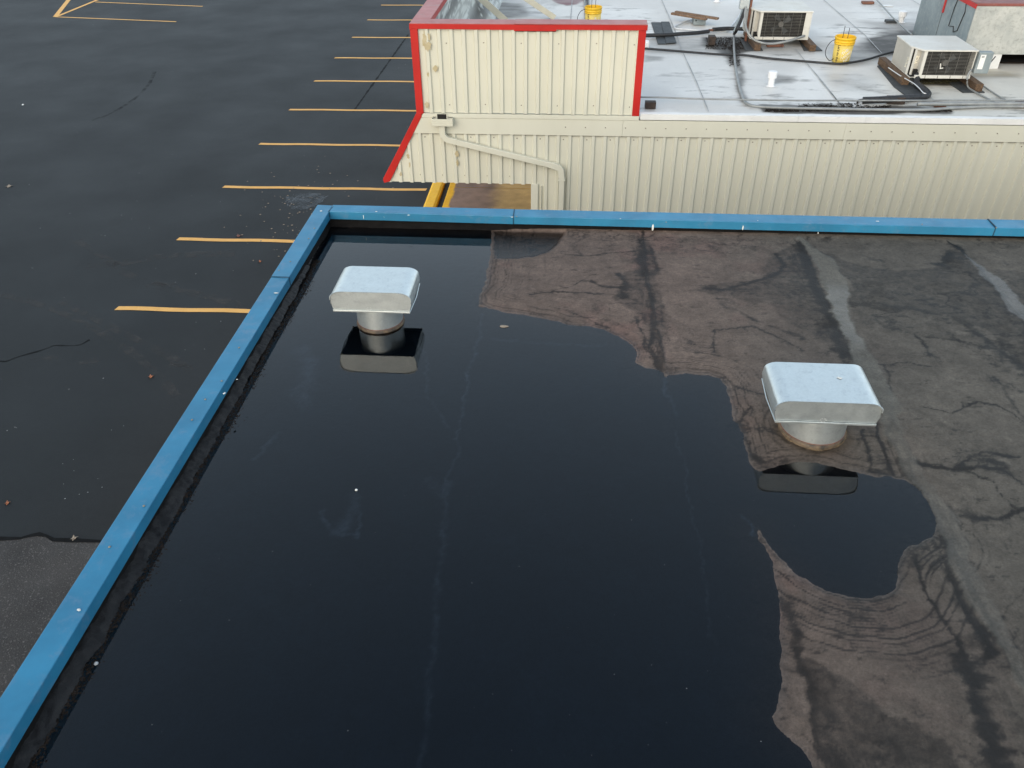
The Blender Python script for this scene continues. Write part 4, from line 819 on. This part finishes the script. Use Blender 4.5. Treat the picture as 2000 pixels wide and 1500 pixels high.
# scupper, conductor head and downspout
MB().box((-1.712, YW - .040, 3.536), (-1.592, YW - .030, 3.604)).build('scupper_opening', 'dark', fb)
MB().box((-1.724, YW - .046, 3.530), (-1.580, YW - .036, 3.537)).box((-1.724, YW - .046, 3.537), (-1.713, YW - .036, 3.61)).box((-1.591, YW - .046, 3.537), (-1.580, YW - .036, 3.61)).build('scupper_frame', 'cream', fb)
dsp = empty('downspout', (-1.65, YW - .1, 3.4), 'cream square downspout with collector box running diagonally down the cream wall', 'downspout')
b = MB(); y0, y1 = YW - .14, YW - .028; x0, x1 = atY(843, 240, y0)[0], atY(884, 240, y0)[0]; z0, z1 = atY(865, 247, y0)[2], atY(865, 233, y0)[2]; t = .006
b.box((x0, y0, z0), (x1, y0 + t, z1)).box((x0, y1 - t, z0), (x1, y1, z1)).box((x0, y0 + t, z0), (x0 + t, y1 - t, z1)).box((x1 - t, y0 + t, z0), (x1, y1 - t, z1)).box((x0 + t, y0 + t, z0), (x1 - t, y1 - t, z0 + t))
b.build('collector_box', 'cream', dsp, bevel=.003)
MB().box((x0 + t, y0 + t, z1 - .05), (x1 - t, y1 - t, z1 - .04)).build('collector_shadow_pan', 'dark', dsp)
for k in range(3): MB().box((x0 - .001, y0 - .003, z0 + .02 + .026 * k), (x1 + .001, y0, z0 + .024 + .026 * k)).build('rib_line', 'cream', dsp)
def sq_tube(name, path, w, d):
    b = MB(); P = [Vector(p) for p in path]; n = len(P); vs = []
    for i in range(n):
        dd = (P[min(i + 1, n - 1)] - P[max(i - 1, 0)]).normalized(); nn = Vector((-dd.z, 0, dd.x)).normalized()
        for a, c in ((-w, -d), (w, -d), (w, d), (-w, d)):
            vs.append(P[i] + nn * a + Vector((0, c, 0)))
    fs = [(4 * i + k, 4 * i + (k + 1) % 4, 4 * i + 4 + (k + 1) % 4, 4 * i + 4 + k) for i in range(n - 1) for k in range(4)] + [(3, 2, 1, 0), (4 * n - 4, 4 * n - 3, 4 * n - 2, 4 * n - 1)]
    b.add(vs, fs); return b.build(name, 'cream', dsp, bevel=.006)
yd = YW - .075
p0 = atY(865, 249, yd); p1 = atY(866, 262, yd); p2 = atY(886, 276, yd); p3 = atY(1080, 323, yd); p4 = atY(1097, 338, yd); p5 = atY(1097, 352, yd)
sq_tube('elbow', smooth_path([atY(864, 245, yd), atY(864, 256, yd), atY(866, 265, yd), atY(874, 272, yd), atY(886, 275.5, yd), atY(892, 277, yd)], 4), .038, .031)
sq_tube('sloping_pipe', [p2.lerp(p3, .01), p3], .036, .0285)
sq_tube('elbow', smooth_path([p3.lerp(p2, .015), atY(1088, 326, yd), atY(1095, 332, yd), p5], 3), .040, .032)
sq_tube('vertical_pipe', [(p5.x, yd, p5.z + .02), (p5.x, yd, .1)], .036, .0285)
P = p5; MB().box((P.x - .05, yd - .034, P.z + .0), (P.x + .05, YW, P.z + .012)).build('strap', 'cream', dsp)
# inner braces of the parapet
def angle_bar(a, b_, w, lb):
    b = MB(); a, b_ = Vector(a), Vector(b_); n = Vector((0, 1, 0)); d = (b_ - a).normalized(); s = d.cross(n).normalized()
    for u, v in (((s * 0), (n * w)), ((s * 0), (s * w * .7))):
        q = [a, b_, b_ + v, a + v]; b.add(q, [(0, 1, 2, 3)])
    o = b.build('parapet_brace', 'tan', None, solid=.006); return tag(o, lb, 'brace', 'steel braces behind the red cap')
for (ends_, w, lb) in ((((-1.77, 15.7, 4.0), (-1.25, 15.7, R)), .16, 'short cream steel brace nearest the parapet corner behind the red cap'), (((-1.77, 16.05, 4.42), (-.36, 16.0, R)), .14, 'longer cream steel brace reaching the white roof behind the red cap')):
    angle_bar(ends_[0], ends_[1], w, lb)

# ================================================================== THINGS ON THE FAR ROOF
def top(label, cat, o, group=None): return tag(o, label, cat, group)
RS = R + .008
# buckets
def text_mesh(txt, size, bold=0.0):
    c = bpy.data.curves.new('t', 'FONT'); c.body = txt; c.size = size; c.align_x = 'CENTER'; c.align_y = 'CENTER'; c.offset = bold; c.resolution_u = 2
    o = bpy.data.objects.new('t', c); COL.objects.link(o); bpy.context.view_layer.update()
    me = bpy.data.meshes.new_from_object(o.evaluated_get(bpy.context.evaluated_depsgraph_get())); bpy.data.objects.remove(o); return me
def bucket(cx, cy, label, rot=0.0, tilt=(0, 0), straps=True):
    v = empty('bucket', (cx, cy, RS), label, 'bucket', 'yellow buckets on the white roof'); c = (cx, cy, RS)
    b = MB(); b.lathe([(.0, .006), (.122, .0), (.127, .004), (.142, .27), (.142, .27)], c, 40); b.build('body', 'bucketlo', v, smooth=True)
    b = MB(); b.lathe([(.143, .262), (.150, .264), (.150, .274), (.145, .277), (.145, .292), (.153, .294), (.153, .304), (.146, .307), (.147, .332), (.155, .335), (.156, .358), (.151, .366), (.145, .366), (.143, .35), (.138, .20), (.12, .16), (0, .16)], c, 40); b.build('ribbed_rim', 'bucket', v, smooth=True)
    # rods standing in the bucket
    for dx, dy, h in ((-.035, .02, .50), (.03, -.01, .48)):
        b = MB(); b.tube([(cx + dx, cy + dy, RS + .17), (cx + dx + .006, cy + dy + .03, RS + h)], .0045, 6); b.build('rod', 'black', v)
    b = MB(); hp = [(cx - .15, cy - .01, RS + .32), (cx - .22, cy - .04, RS + .29), (cx - .27, cy - .06, RS + .2), (cx - .255, cy - .05, RS + .1), (cx - .19, cy - .08, RS + .03), (cx - .128, cy - .045, RS + .05)]
    b.tube(smooth_path(hp, 6), .0055, 6); b.build('handle', 'black', v)
    def wrap(me, name, a_c, zc, ang, mt):
        ca, sa = math.cos(ang), math.sin(ang)
        for vv in me.vertices:
            x, y = vv.co.x * ca - vv.co.y * sa, vv.co.x * sa + vv.co.y * ca; z = zc + y; rr = .127 + (.142 - .127) * (z - .004) / .266 + .0012
            a = a_c + x / rr; vv.co = Vector((cx + rr * math.cos(a), cy + rr * math.sin(a), RS + z))
        me.materials.clear(); me.materials.append(M[mt]); o = bpy.data.objects.new(name, me); COL.objects.link(o); o.parent = v; o.matrix_parent_inverse = Matrix.Translation(v.location).inverted()
    aR = -math.pi / 2 + .28 + rot; aL = -math.pi / 2 - .78 + rot
    def sub(me, n):
        bm = bmesh.new(); bm.from_mesh(me); bmesh.ops.triangulate(bm, faces=bm.faces); bm.to_mesh(me); bm.free(); return me
    wrap(sub(text_mesh('THE\nHOME\nDEPOT', .058, .0015), 1), 'print', aR, .125, math.radians(42), 'inkwhite')
    wrap(sub(text_mesh("Let's do this.", .050, .0012), 1), 'slogan', aL, .135, math.radians(-90), 'ink')
    w_ = .082; b = MB()
    for q0, q1 in (((-w_, -w_), (w_, -w_)), ((w_, -w_), (w_, w_)), ((w_, w_), (-w_, w_)), ((-w_, w_), (-w_, -w_))):
        N = 8; pts_ = []
        for k in range(N + 1):
            t = k / N; x = q0[0] * (1 - t) + q1[0] * t; z = .125 + q0[1] * (1 - t) + q1[1] * t; rr = .127 + (.142 - .127) * z / .266 + .001; a = aR + x / rr; pts_.append((cx + rr * math.cos(a), cy + rr * math.sin(a), RS + z))
        b.tube(pts_, .0022, 4)
    b.build('print_frame', 'inkwhite', v); return v
Pb = at(1641, 121, R); bucket(Pb.x, Pb.y, 'yellow bucket with black cord handle standing between the two air conditioners')
Pb = at(1157, 57, R); bucket(Pb.x, Pb.y, 'yellow bucket partly hidden behind the red cap', .15)

# air conditioners
def ac(x0, x1, yf, yb, zb, zt, label, box_right=True, cut=.13):
    v = empty('air_conditioner', ((x0 + x1) / 2, (yf + yb) / 2, R), label, 'air conditioner', 'air conditioners on the white roof')
    # pentagon plan: the left front corner is chamfered
    ch = .11; pl = [(x0 + ch, yf), (x1, yf), (x1, yb), (x0, yb), (x0, yf + .20)]
    b = MB(); b.prism([(x0 - .012 + 0, yb + .01), (x0 - .012, yf + .20), (x0 + ch - .012, yf - .012), (x1 + .012, yf - .012), (x1 + .012, yb + .01)], zt, zt + .022); b.build('top_cover', 'acwhite', v, bevel=.006)
    b = MB(); t = .012
    b.prism([(x0, yf + .20), (x0 + t, yf + .20), (x0 + t, yb), (x0, yb)], zb, zt); b.build('side_panel', 'acside', v)
    b = MB(); b.prism([(x0, yf + .2), (x0 + .05, yf + .11), (x0 + .066, yf + .118), (x0 + .016, yf + .215)], zb, zt); b.build('corner_post', 'acwhite', v)
    b = MB(); b.prism([(x0 + .054, yf + .125), (x0 + .054, yf + .114), (x0 + ch + .0, yf + .108), (x0 + ch, yf + .12)], zb, zt); b.prism([(x0 + ch - .004, yf), (x0 + ch + .004, yf), (x0 + ch + .004, yf + .12), (x0 + ch - .004, yf + .12)], zb + .06, zt); b.build('service_panel', 'acside', v)
    b = MB(); b.box((x0 + .056, yf + .05, zb), (x0 + ch - .006, yf + .10, zb + .09)); b.build('valve_opening', 'dark', v)
    b = MB(); b.box((x1 - t, yf, zb), (x1, yb, zt)); b.build('side_panel', 'acwhite', v)
    b = MB(); b.box((x0 + t, yb - t, zb), (x1 - t, yb, zt)); b.build('back_panel', 'acwhite', v)
    gx0, gx1 = x0 + ch + .045, x1 - (.10 if not box_right else .03)
    b = MB(); b.box((x0 + ch + .004, yf, zb + .03), (gx0, yf + .014, zt)); b.build('front_post', 'acwhite', v, bevel=.003)
    if not box_right: b = MB(); b.box((gx1, yf, zb + .03), (x1 - t, yf + .014, zt)); b.build('front_post', 'acwhite', v, bevel=.003)
    b = MB(); b.box((x0 + .06, yf - .006, zb - .012), (x1 + .004, yf + .022, zb + .030)); b.box((x0, yf + .022, zb - .010), (x1, yb, zb)); b.build('base_pan', 'acwhite', v, bevel=.003)
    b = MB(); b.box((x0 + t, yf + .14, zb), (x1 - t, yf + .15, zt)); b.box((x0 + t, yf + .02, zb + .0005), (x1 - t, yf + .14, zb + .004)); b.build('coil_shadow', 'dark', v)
    # fan behind the grille
    cx, cz = (gx0 + gx1) / 2 - .02, (zb + zt) / 2 + .01; rr = min(gx1 - gx0, zt - zb) * .43
    fan = MB(); fan.tube([(cx, yf + .05, cz), (cx, yf + .10, cz)], .04, 12); fo = fan.build('fan', 'grille', v)
    for k in range(4):
        a = k * math.pi / 2 + .5; b = MB(); vs = []
        for rad_, da, yy in ((.04, -.3, .06), (.04, .3, .09), (rr, .42, .095), (rr, -.12, .055)):
            vs.append((cx + rad_ * math.cos(a + da), yf + yy, cz + rad_ * math.sin(a + da)))
        b.add(vs, [(0, 1, 2, 3)]); bl = b.build('blade', 'rubber', None, solid=.003); bl.parent = fo
        bl.matrix_parent_inverse = Matrix.Translation(v.location).inverted() @ Matrix.Identity(4)
        bl.matrix_parent_inverse = Matrix.Identity(4)
    n = 16
    for k in range(n):
        z = zb + .045 + (zt - zb - .065) * k / (n - 1); b = MB(); b.tube([(gx0 - .01, yf + .004, z), (gx1 + .01, yf + .004, z)], .0028, 4); b.build('grille_wire', 'grille', v)
    for k in range(5):
        x = gx0 + (gx1 - gx0) * (k + .5) / 5; b = MB(); b.tube([(x, yf + .009, zb + .03), (x, yf + .009, zt)], .0026, 4); b.build('grille_rod', 'grille', v)
    b = MB()
    for k in range(4): b.box((x0 + .2 + .17 * k, yf - .0085, zb - .010), (x0 + .205 + .17 * k, yf - .0055, zb + .028))
    b.build('pan_notches', 'dark', v)
    return v, gx0, gx1, fo
z_b = R + .115
A2 = ac(4.735, 5.545, 11.975, 12.80, z_b + .01, z_b + .355, 'white air conditioner with grey disconnect box and stencilled side by the roof edge', True)
A1 = ac(2.905, 3.83, 14.19, 14.98, z_b, z_b + .40, 'white air conditioner with dusty grille behind the drooping grey hose', False)
# marks on the right unit
def flat_text(txt, size, origin, ux, uz, mt, name, parent, bold=.002):
    me = text_mesh(txt, size, bold); ux, uz = Vector(ux).normalized(), Vector(uz).normalized()
    for vv in me.vertices: vv.co = Vector(origin) + ux * vv.co.x + uz * vv.co.y
    me.materials.clear(); me.materials.append(M[mt]); o = bpy.data.objects.new(name, me); COL.objects.link(o); o.parent = parent; o.matrix_parent_inverse = Matrix.Translation(parent.location).inverted()
v2 = A2[0]
flat_text('AC5', .085, (4.733, 12.22, z_b + .15), (0, -.25, .97), (0, -.97, -.25), 'inkwhite', 'stencil', v2, .004)
flat_text('AC5', .06, (4.80, 12.076, z_b + .22), (.1, 0, 1), (1, -.02, 0), 'inkwhite', 'stencil', v2, .003)
flat_text('L', .10, (5.12, 11.972, z_b + .16), (1, 0, .2), (-.2, 0, 1), 'acwhite', 'fan_badge', v2, .003)
db = empty('disconnect_box', (5.63, 11.99, z_b + .2), 'grey electrical disconnect box with white label fixed to the right air conditioner', 'disconnect box')
MB().box((5.56, 11.93, z_b + .08), (5.75, 12.03, z_b + .36)).build('case', 'galv_dull', db, bevel=.006)
MB().box((5.585, 11.926, z_b + .14), (5.655, 11.9295, z_b + .33)).build('label_plate', 'white_metal', db)
MB().box((5.60, 11.9245, z_b + .29), (5.635, 11.926, z_b + .315)).box((5.603, 11.924, z_b + .295), (5.632, 11.9244, z_b + .310)).build('label_print', 'seam', db)
b = MB(); b.tube([(5.76, 11.97, z_b + .22), (5.80, 11.97, z_b + .30)], .008, 6); b.build('lever', 'rubber', db)
# left disconnect box, above AC1's corner
P = at(1455, 20, R)
db = empty('disconnect_box', (2.87, 14.6, R), 'silver electrical box on a rusty post beside the left air conditioner', 'disconnect box')
q = atY(1446, 0, 14.45); q2 = atY(1462, 18, 14.45)
MB().box((q.x, 14.42, q2.z), (q2.x + .0, 14.52, q2.z + .42)).build('case', 'galv', db, bevel=.012)
MB().box((q2.x + .015, 14.46, R), (q2.x + .05, 14.50, q2.z + .5)).build('post', 'copper', db)
# sleepers and pads
def block(name, x0, y0, x1, y1, z0, z1, m, label, cat, group=None, bev=.004, rot=0.0):
    o = MB().box((x0, y0, z0), (x1, y1, z1)).build(name, m, None, bevel=bev); tag(o, label, cat, group)
    if rot:
        c = Vector(((x0 + x1) / 2, (y0 + y1) / 2, 0)); o.matrix_world = Matrix.Translation(c) @ Matrix.Rotation(rot, 4, 'Z') @ Matrix.Translation(-c)
    return o
G = 'timber sleepers under the air conditioners'
block('timber_sleeper', 4.655, 12.0, 4.755, 13.12, RS, z_b - .002, 'wood', 'long timber sleeper under the left side of the right air conditioner', 'timber', G)
block('timber_sleeper', 5.55, 11.72, 5.65, 12.8, RS, z_b - .003, 'wood', 'timber sleeper under the right side of the right air conditioner', 'timber', G)
block('timber_sleeper', 2.93, 13.86, 3.03, 14.95, RS, z_b - .014, 'wood', 'timber sleeper under the left side of the left air conditioner', 'timber', G)
block('timber_sleeper', 3.80, 13.86, 3.90, 14.95, RS, z_b - .014, 'wood', 'timber sleeper under the right side of the left air conditioner', 'timber', G)
def mat_px(pts, label, z=RS, th=.006, m='rubber', name='rubber_mat'):
    q = xy(pts, R); a = sum(q[i][0] * q[(i + 1) % len(q)][1] - q[(i + 1) % len(q)][0] * q[i][1] for i in range(len(q)))
    if a < 0: q = q[::-1]
    o = MB().prism(q, z - .006, z + th).build(name, m); return tag(o, label, 'mat', 'black mats on the white roof')
mat_px([(1713, 130), (1722, 128), (1812, 188), (1770, 189), (1745, 170)], 'black mat under the long sleeper left of the right air conditioner')
mat_px([(1852, 163), (1890, 160), (1923, 182), (1880, 182)], 'black mat under the sleeper right of the right air conditioner')
mat_px([(1445, 78), (1476, 78), (1490, 100), (1456, 100)], 'black mat under the left sleeper of the left air conditioner')
mat_px([(1560, 80), (1578, 76), (1606, 100), (1570, 100)], 'black mat under the right sleeper of the left air conditioner')
mat_px([(1272, 45), (1292, 45), (1303, 87), (1285, 87)], 'left black mat of the pair beside the red trimmed parapet')
mat_px([(1291, 45), (1307, 45), (1321, 86), (1301, 87)], 'right black mat of the pair beside the red trimmed parapet', RS + .012)
P = at(1514, 92, R); block('board_offcut', P.x - .14, P.y - .03, P.x + .13, P.y + .05, RS, RS + .035, 'copper', 'reddish board offcut below the left air conditioner grille', 'board', rot=.05)
for px, py, w_, d_, h_, lb, mm in [(1390, 89, .055, .09, .13, 'dark wooden block propping the black pipe left of the left air conditioner', 'dwood'), (1270, 214, .07, .06, .085, 'dark wooden block at the foot of the red parapet corner', 'dwood'),
        (1750, 205, .11, .07, .085, 'dark block under the foam wrapped pipe at the roof edge', 'dwood'), (1742, 46, .10, .08, .04, 'flat black block under the diagonal pipe', 'rubber'), (1696, 9, .11, .08, .04, 'small brick lying near the top of the frame', 'copper'),
        (1836, 211, .075, .05, .05, 'red brick under the silver pipe at the roof edge', 'copper'), (1998, 212, .06, .09, .05, 'red brick at the right end of the roof edge', 'copper')]:
    P = at(px, py, R); block('support_block', P.x - w_, P.y, P.x + w_, P.y + d_ * 1.6, RS, RS + h_, mm, lb, 'block')
# planks on a junction box
jb = empty('junction_box', (2.25, 16.3, R), 'grey junction box lying under a stack of weathered planks', 'junction box')
P = at(1354, 50, R); Q = at(1376, 51, R)
MB().box((P.x, P.y, RS), (Q.x + .02, P.y + .26, RS + .11)).build('case', 'galv_dull', jb, bevel=.006)
b = MB(); disc(b, (P.x + .04, P.y - .001, RS + .075), .014, 8, .002, 'y'); b.build('knockout', 'dark', jb)
a0, a1 = at(1312, 27, R + .13), at(1398, 41, R + .13); dv = (a1 - a0); ang = math.atan2(dv.y, dv.x); Lp = dv.length
for k, (off, l0, l1, zz) in enumerate([(0, .0, -.18, 0), (.082, .03, .0, .018), (.164, .16, -.1, .0)]):
    o = MB().box((l0, -.035, 0), (Lp + l1, .033, .036)).build('plank', 'plank', None, bevel=.004)
    o.location = (a0.x - math.sin(ang) * off * .9, a0.y + math.cos(ang) * off * .9, RS + .112 + zz); o.rotation_euler = (0, 0, ang + .012 * (k - 1))
    tag(o, ['nearest of the three planks on the junction box', 'middle plank on the junction box, reaching furthest right', 'farthest of the three planks on the junction box'][k], 'plank', 'planks stacked on the junction box')
# pvc pipes
def pvc(px, py, h, r, lb, capped=True):
    P = at(px, py, R); v = empty('vent_pipe', (P.x, P.y, RS), lb, 'vent pipe', 'white plastic vent pipes')
    b = MB(); b.lathe([(r + .022, -.004), (r + .012, .004), (r, .007), (r, h), (r - .006, h), (r - .006, h - .06)], (P.x, P.y, RS), 20); b.build('pipe', 'pvc', v, smooth=False)
    if capped: b = MB(); b.lathe([(r, h - .075), (r + .020, h - .075), (r + .020, h + .004), (r + .008, h + .012), (0, h + .013)], (P.x, P.y, RS), 20); b.build('cap', 'pvc', v)
    b = MB(); b.lathe([(r - .006, h - .05), (0, h - .05)], (P.x, P.y, RS), 12); b.build('bore', 'dark', v)
pvc(1505, 169, .19, .043, 'white capped vent pipe standing alone near the roof edge')
pvc(1759, 44, .17, .052, 'white capped vent pipe beside the diagonal pipe behind the right air conditioner')
pvc(1400, 4, .14, .05, 'white vent pipe at the top edge of the frame above the planks', False)
P = at(1264, 96, R); o = MB().box((.897, P.y, RS), (P.x + .03, P.y + .12, RS + .11)).build('outlet_cap', 'pvc', None, bevel=.02); tag(o, 'white plastic outlet cap peeping out beside the red corner trim', 'cap')
P = at(1732, 12, R); o = MB().box((P.x - .12, P.y - .06, RS - .003), (P.x + .1, P.y + .07, RS + .004)).build('roof_patch', 'white_metal'); tag(o, 'small bright white patch near the top right of the roof', 'patch')
# pipes, cables
def cable(name, pts, r, m, label, cat, dz=None, n=6, sides=8, raw=False, group=None):
    b = MB(); dz = r if dz is None else dz
    b.tube(pts if raw else pathz(pts, RS, dz, n), r, sides); return tag(b.build(name, m, smooth=True), label, cat, group)
cable('insulated_pipe', [(1240, 75), (1262, 74), (1300, 73), (1330, 71), (1360, 69), (1384, 66)], .032, 'black', 'thick black insulated pipe crossing the mats beside the red parapet', 'pipe', .04)
cable('insulated_pipe', [(1391, 66), (1420, 64), (1450, 65), (1470, 66), (1485, 67)], .032, 'black', 'thick black insulated pipe entering the left air conditioner', 'pipe', .07)
cable('bare_pipe', [(1383, 66), (1392, 66)], .018, 'copper', 'short bare rusty pipe between two black sleeves', 'pipe', .06)
cable('cable', [(1240, 96), (1262, 97), (1330, 102.5), (1400, 108), (1430, 109), (1460, 110.5), (1500, 116), (1560, 121), (1630, 126.5), (1655, 125), (1690, 119), (1720, 110), (1745, 103)], .017, 'black', 'long black cable snaking across the white roof past the yellow bucket', 'cable')
cable('conduit', [(1434, 71), (1433, 80), (1434, 110), (1437, 140), (1443, 170), (1451, 195), (1460, 206), (1480, 211), (1530, 213.5), (1600, 215), (1700, 217), (1800, 217.5), (1860, 214), (1925, 211), (2010, 211)], .019, 'conduit', 'grey conduit bending down and along the white roof edge', 'conduit')
cable('conduit', [(1250, 200), (1300, 201), (1360, 203.5), (1440, 205), (1540, 206.5), (1640, 206.8), (1740, 207), (1850, 206.5), (2010, 206.5)], .011, 'conduit', 'thin grey conduit running the length of the roof edge from the red corner', 'conduit', .07)
cable('silver_pipe', [(1790, 211), (1850, 210.5), (1930, 210), (2010, 210)], .026, 'conduit', 'fat silver pipe lying along the right end of the roof edge', 'pipe', .05)
cable('conduit', [(1352, 40), (1335, 45), (1320, 52), (1317, 55), (1322, 58), (1350, 60), (1385, 63), (1412, 63.5), (1422, 60), (1432, 48), (1445, 30), (1452, 20)], .016, 'wconduit', 'white conduit looping from the planks to the left electrical box', 'conduit')
q = atY(1457, 14, 14.4)
def mix_path(pts): return smooth_path(pts, 6)
cable('hose', mix_path([atY(1457, 14, 14.40), atY(1455, 30, 14.30), atY(1456, 48, 14.2), atY(1461, 64, 14.08), atY(1472, 77, 14.02), atY(1490, 84, 13.98), atY(1512, 85, 13.98), atY(1540, 80, 14.02), atY(1562, 73, 14.1), atY(1571, 70, 14.17)]), .019, 'conduit', 'grey flexible hose drooping in front of the left air conditioner', 'hose', raw=True)
cable('insulated_pipe', mix_path([atY(1455, 18, 14.4), atY(1447, 40, 14.3), atY(1438, 60, 14.2), at(1434, 66, RS + .07)]), .025, 'black', 'black insulated pipe dropping from the left electrical box', 'pipe', raw=True)
cable('conduit', mix_path([atY(1450, 18, 14.42), atY(1442, 40, 14.3), atY(1433, 62, 14.2)]), .012, 'galv_dull', 'light grey conduit beside the black pipe under the left electrical box', 'conduit', raw=True)
cable('insulated_pipe', mix_path([(4.86, 12.04, z_b + .04), at(1790, 163, RS + .05), at(1803, 174, RS + .04), at(1812, 182, RS + .035), at(1810, 187, RS + .035), at(1795, 190, RS + .035), at(1750, 193, RS + .06), at(1715, 195, RS + .05), at(1685, 196, RS + .035)]), .045, 'black', 'thick black foam pipe elbowing out from under the right air conditioner', 'pipe', raw=True)
cable('cable', mix_path([at(1735, 132, RS + .10), at(1757, 147, RS + .10), at(1783, 162, RS + .09), at(1795, 172, RS + .09), at(1803, 181, RS + .08), at(1809, 183, RS + .075)]), .007, 'wconduit', 'thin white wire resting on the thick black foam pipe', 'wire', raw=True)
cable('cable', [(1685, 196), (1676, 198), (1674, 203)], .012, 'dwood', 'frayed end of the black foam pipe', 'cable')
cable('conduit', mix_path([atY(1898, 135, 11.95), atY(1891, 145, 11.92), atY(1889, 158, 11.88), at(1891, 170, RS + .02), at(1905, 180, RS + .012), at(1935, 196, RS + .012), at(1952, 204.5, RS + .012), at(1975, 206, RS + .012), at(2010, 206, RS + .012)]), .012, 'conduit', 'grey conduit curling from the disconnect box to the right frame edge', 'conduit', raw=True)
cable('conduit', [(1917, 167), (1940, 183), (1962, 196), (1978, 203), (2010, 205)], .010, 'conduit', 'thin conduit leaving the right sleeper towards the frame edge', 'conduit')
cable('conduit', [(1700, -8), (1720, 14), (1745, 42), (1762, 58), (1780, 74)], .013, 'conduit', 'thin diagonal pipe crossing the flat black block behind the right air conditioner', 'conduit', .045)
cable('cable', [(1141, -10), (1142, 10), (1143, 30), (1144, 48)], .016, 'conduit', 'grey cable left of the half hidden bucket', 'cable')
cable('cable', [(1147, -10), (1148, 15), (1150, 30), (1149, 48)], .022, 'black', 'black cable bundle beside the half hidden bucket', 'cable')
# rotten leaves along the edge and beside the left unit
def mulch(regions, name, label, m='mulch', size=(.006, .022)):
    pts_ = []
    for (x0, x1, y0, y1, n_) in regions:
        for _ in range(n_):
            P = at(random.uniform(x0, x1), random.uniform(y0, y1), R); pts_.append((P.x, max(P.y, YW + .06)))
    o = chips(name, pts_, RS - .002, size, m, .35); return tag(o, label, kind='stuff')
mulch([(1495, 1560, 213, 219, 260), (1560, 1740, 207, 218, 900), (1740, 1860, 213, 219, 260), (1560, 1690, 203, 209, 90), (1378, 1452, 73, 97, 700), (1425, 1445, 90, 130, 160), (1640, 1675, 202, 206, 50)], 'rotten_leaves', 'black rotten leaves heaped along the white roof edge')
mulch([(1790, 1895, 152, 165, 500)], 'moss', 'mossy dirt under the right air conditioner', 'moss', (.01, .03))
# big painted duct at the right
dc = empty('exhaust_duct', (6.8, 13.6, R), 'large blotchy white and grey sheet metal exhaust duct with red top', 'duct')
yf = 12.95; A = atY(1888, 72, yf); B = atY(1910, 12, yf); zt_ = B.z; xl = (A.x + B.x) / 2
zl = atY(1960, 106, yf).z; xv = atY(1958, 106, yf).x
b = MB(); b.add([(xl, yf, zl), (9.2, yf, zl), (9.2, yf, zt_), (xl, yf, zt_)], [(0, 1, 2, 3)]); b.build('front_panel', 'duct_white', dc, solid=.01)
MB().box((xl + .02, yf + .004, R), (xv, yf + .05, zl)).build('leg_panel', 'white_metal', dc)
xb_ = xl; yb1 = 14.05; yb2 = 15.0
MB().box((xl - .006, yf + .006, R), (xl + .004, yb1 - .008, zt_)).build('side_panel', 'galv_dull', dc)
MB().box((xl - .010, yb1 + .008, R), (xl + .002, yb2, zt_)).build('side_panel', 'galv_dull', dc)
MB().box((xl - .004, yb1 - .01, R), (xl + .002, yb1 + .01, zt_)).build('panel_joint', 'black', dc)
b = MB(); hpts = [(yf + .35, zt_ - .02), (yf + .30, zt_ - .14), (yf + .38, R + .45), (yf + .50, R + .40), (yf + .55, R + .47), (yf + .72, R + .44), (yf + .70, zt_ - .16), (yf + .66, zt_ - .03), (yf + .35, zt_ - .02)]
b.tube([(xl - .012, y, z) for y, z in hpts], .007, 4); b.build('hatch_outline', 'black', dc)
MB().box((xl + .02, yf + .3, R), (9.2, yb2, R + .02)).build('inner_floor', 'mulch', dc)
MB().box((xl - .02, yf - .015, zt_ + .002), (9.2, yb2 + .02, zt_ + .04)).build('top_panel', 'rusttop', dc, bevel=.006)
MB().box((xl - .025, yf - .02, zt_ - .03), (xl - .012, yf + .9, zt_ + .03)).build('top_flange', 'red', dc)
MB().box((xl - .02, yb1 - .05, zt_ - .30), (xl - .008, yb1 + .0, zt_)).build('red_smear', 'red', dc)
MB().box((xv, yf + .9, R), (9.2, yf + .95, zl)).build('void_shade', 'dark', dc)  # added dark sheet standing in for the shaded void below the duct
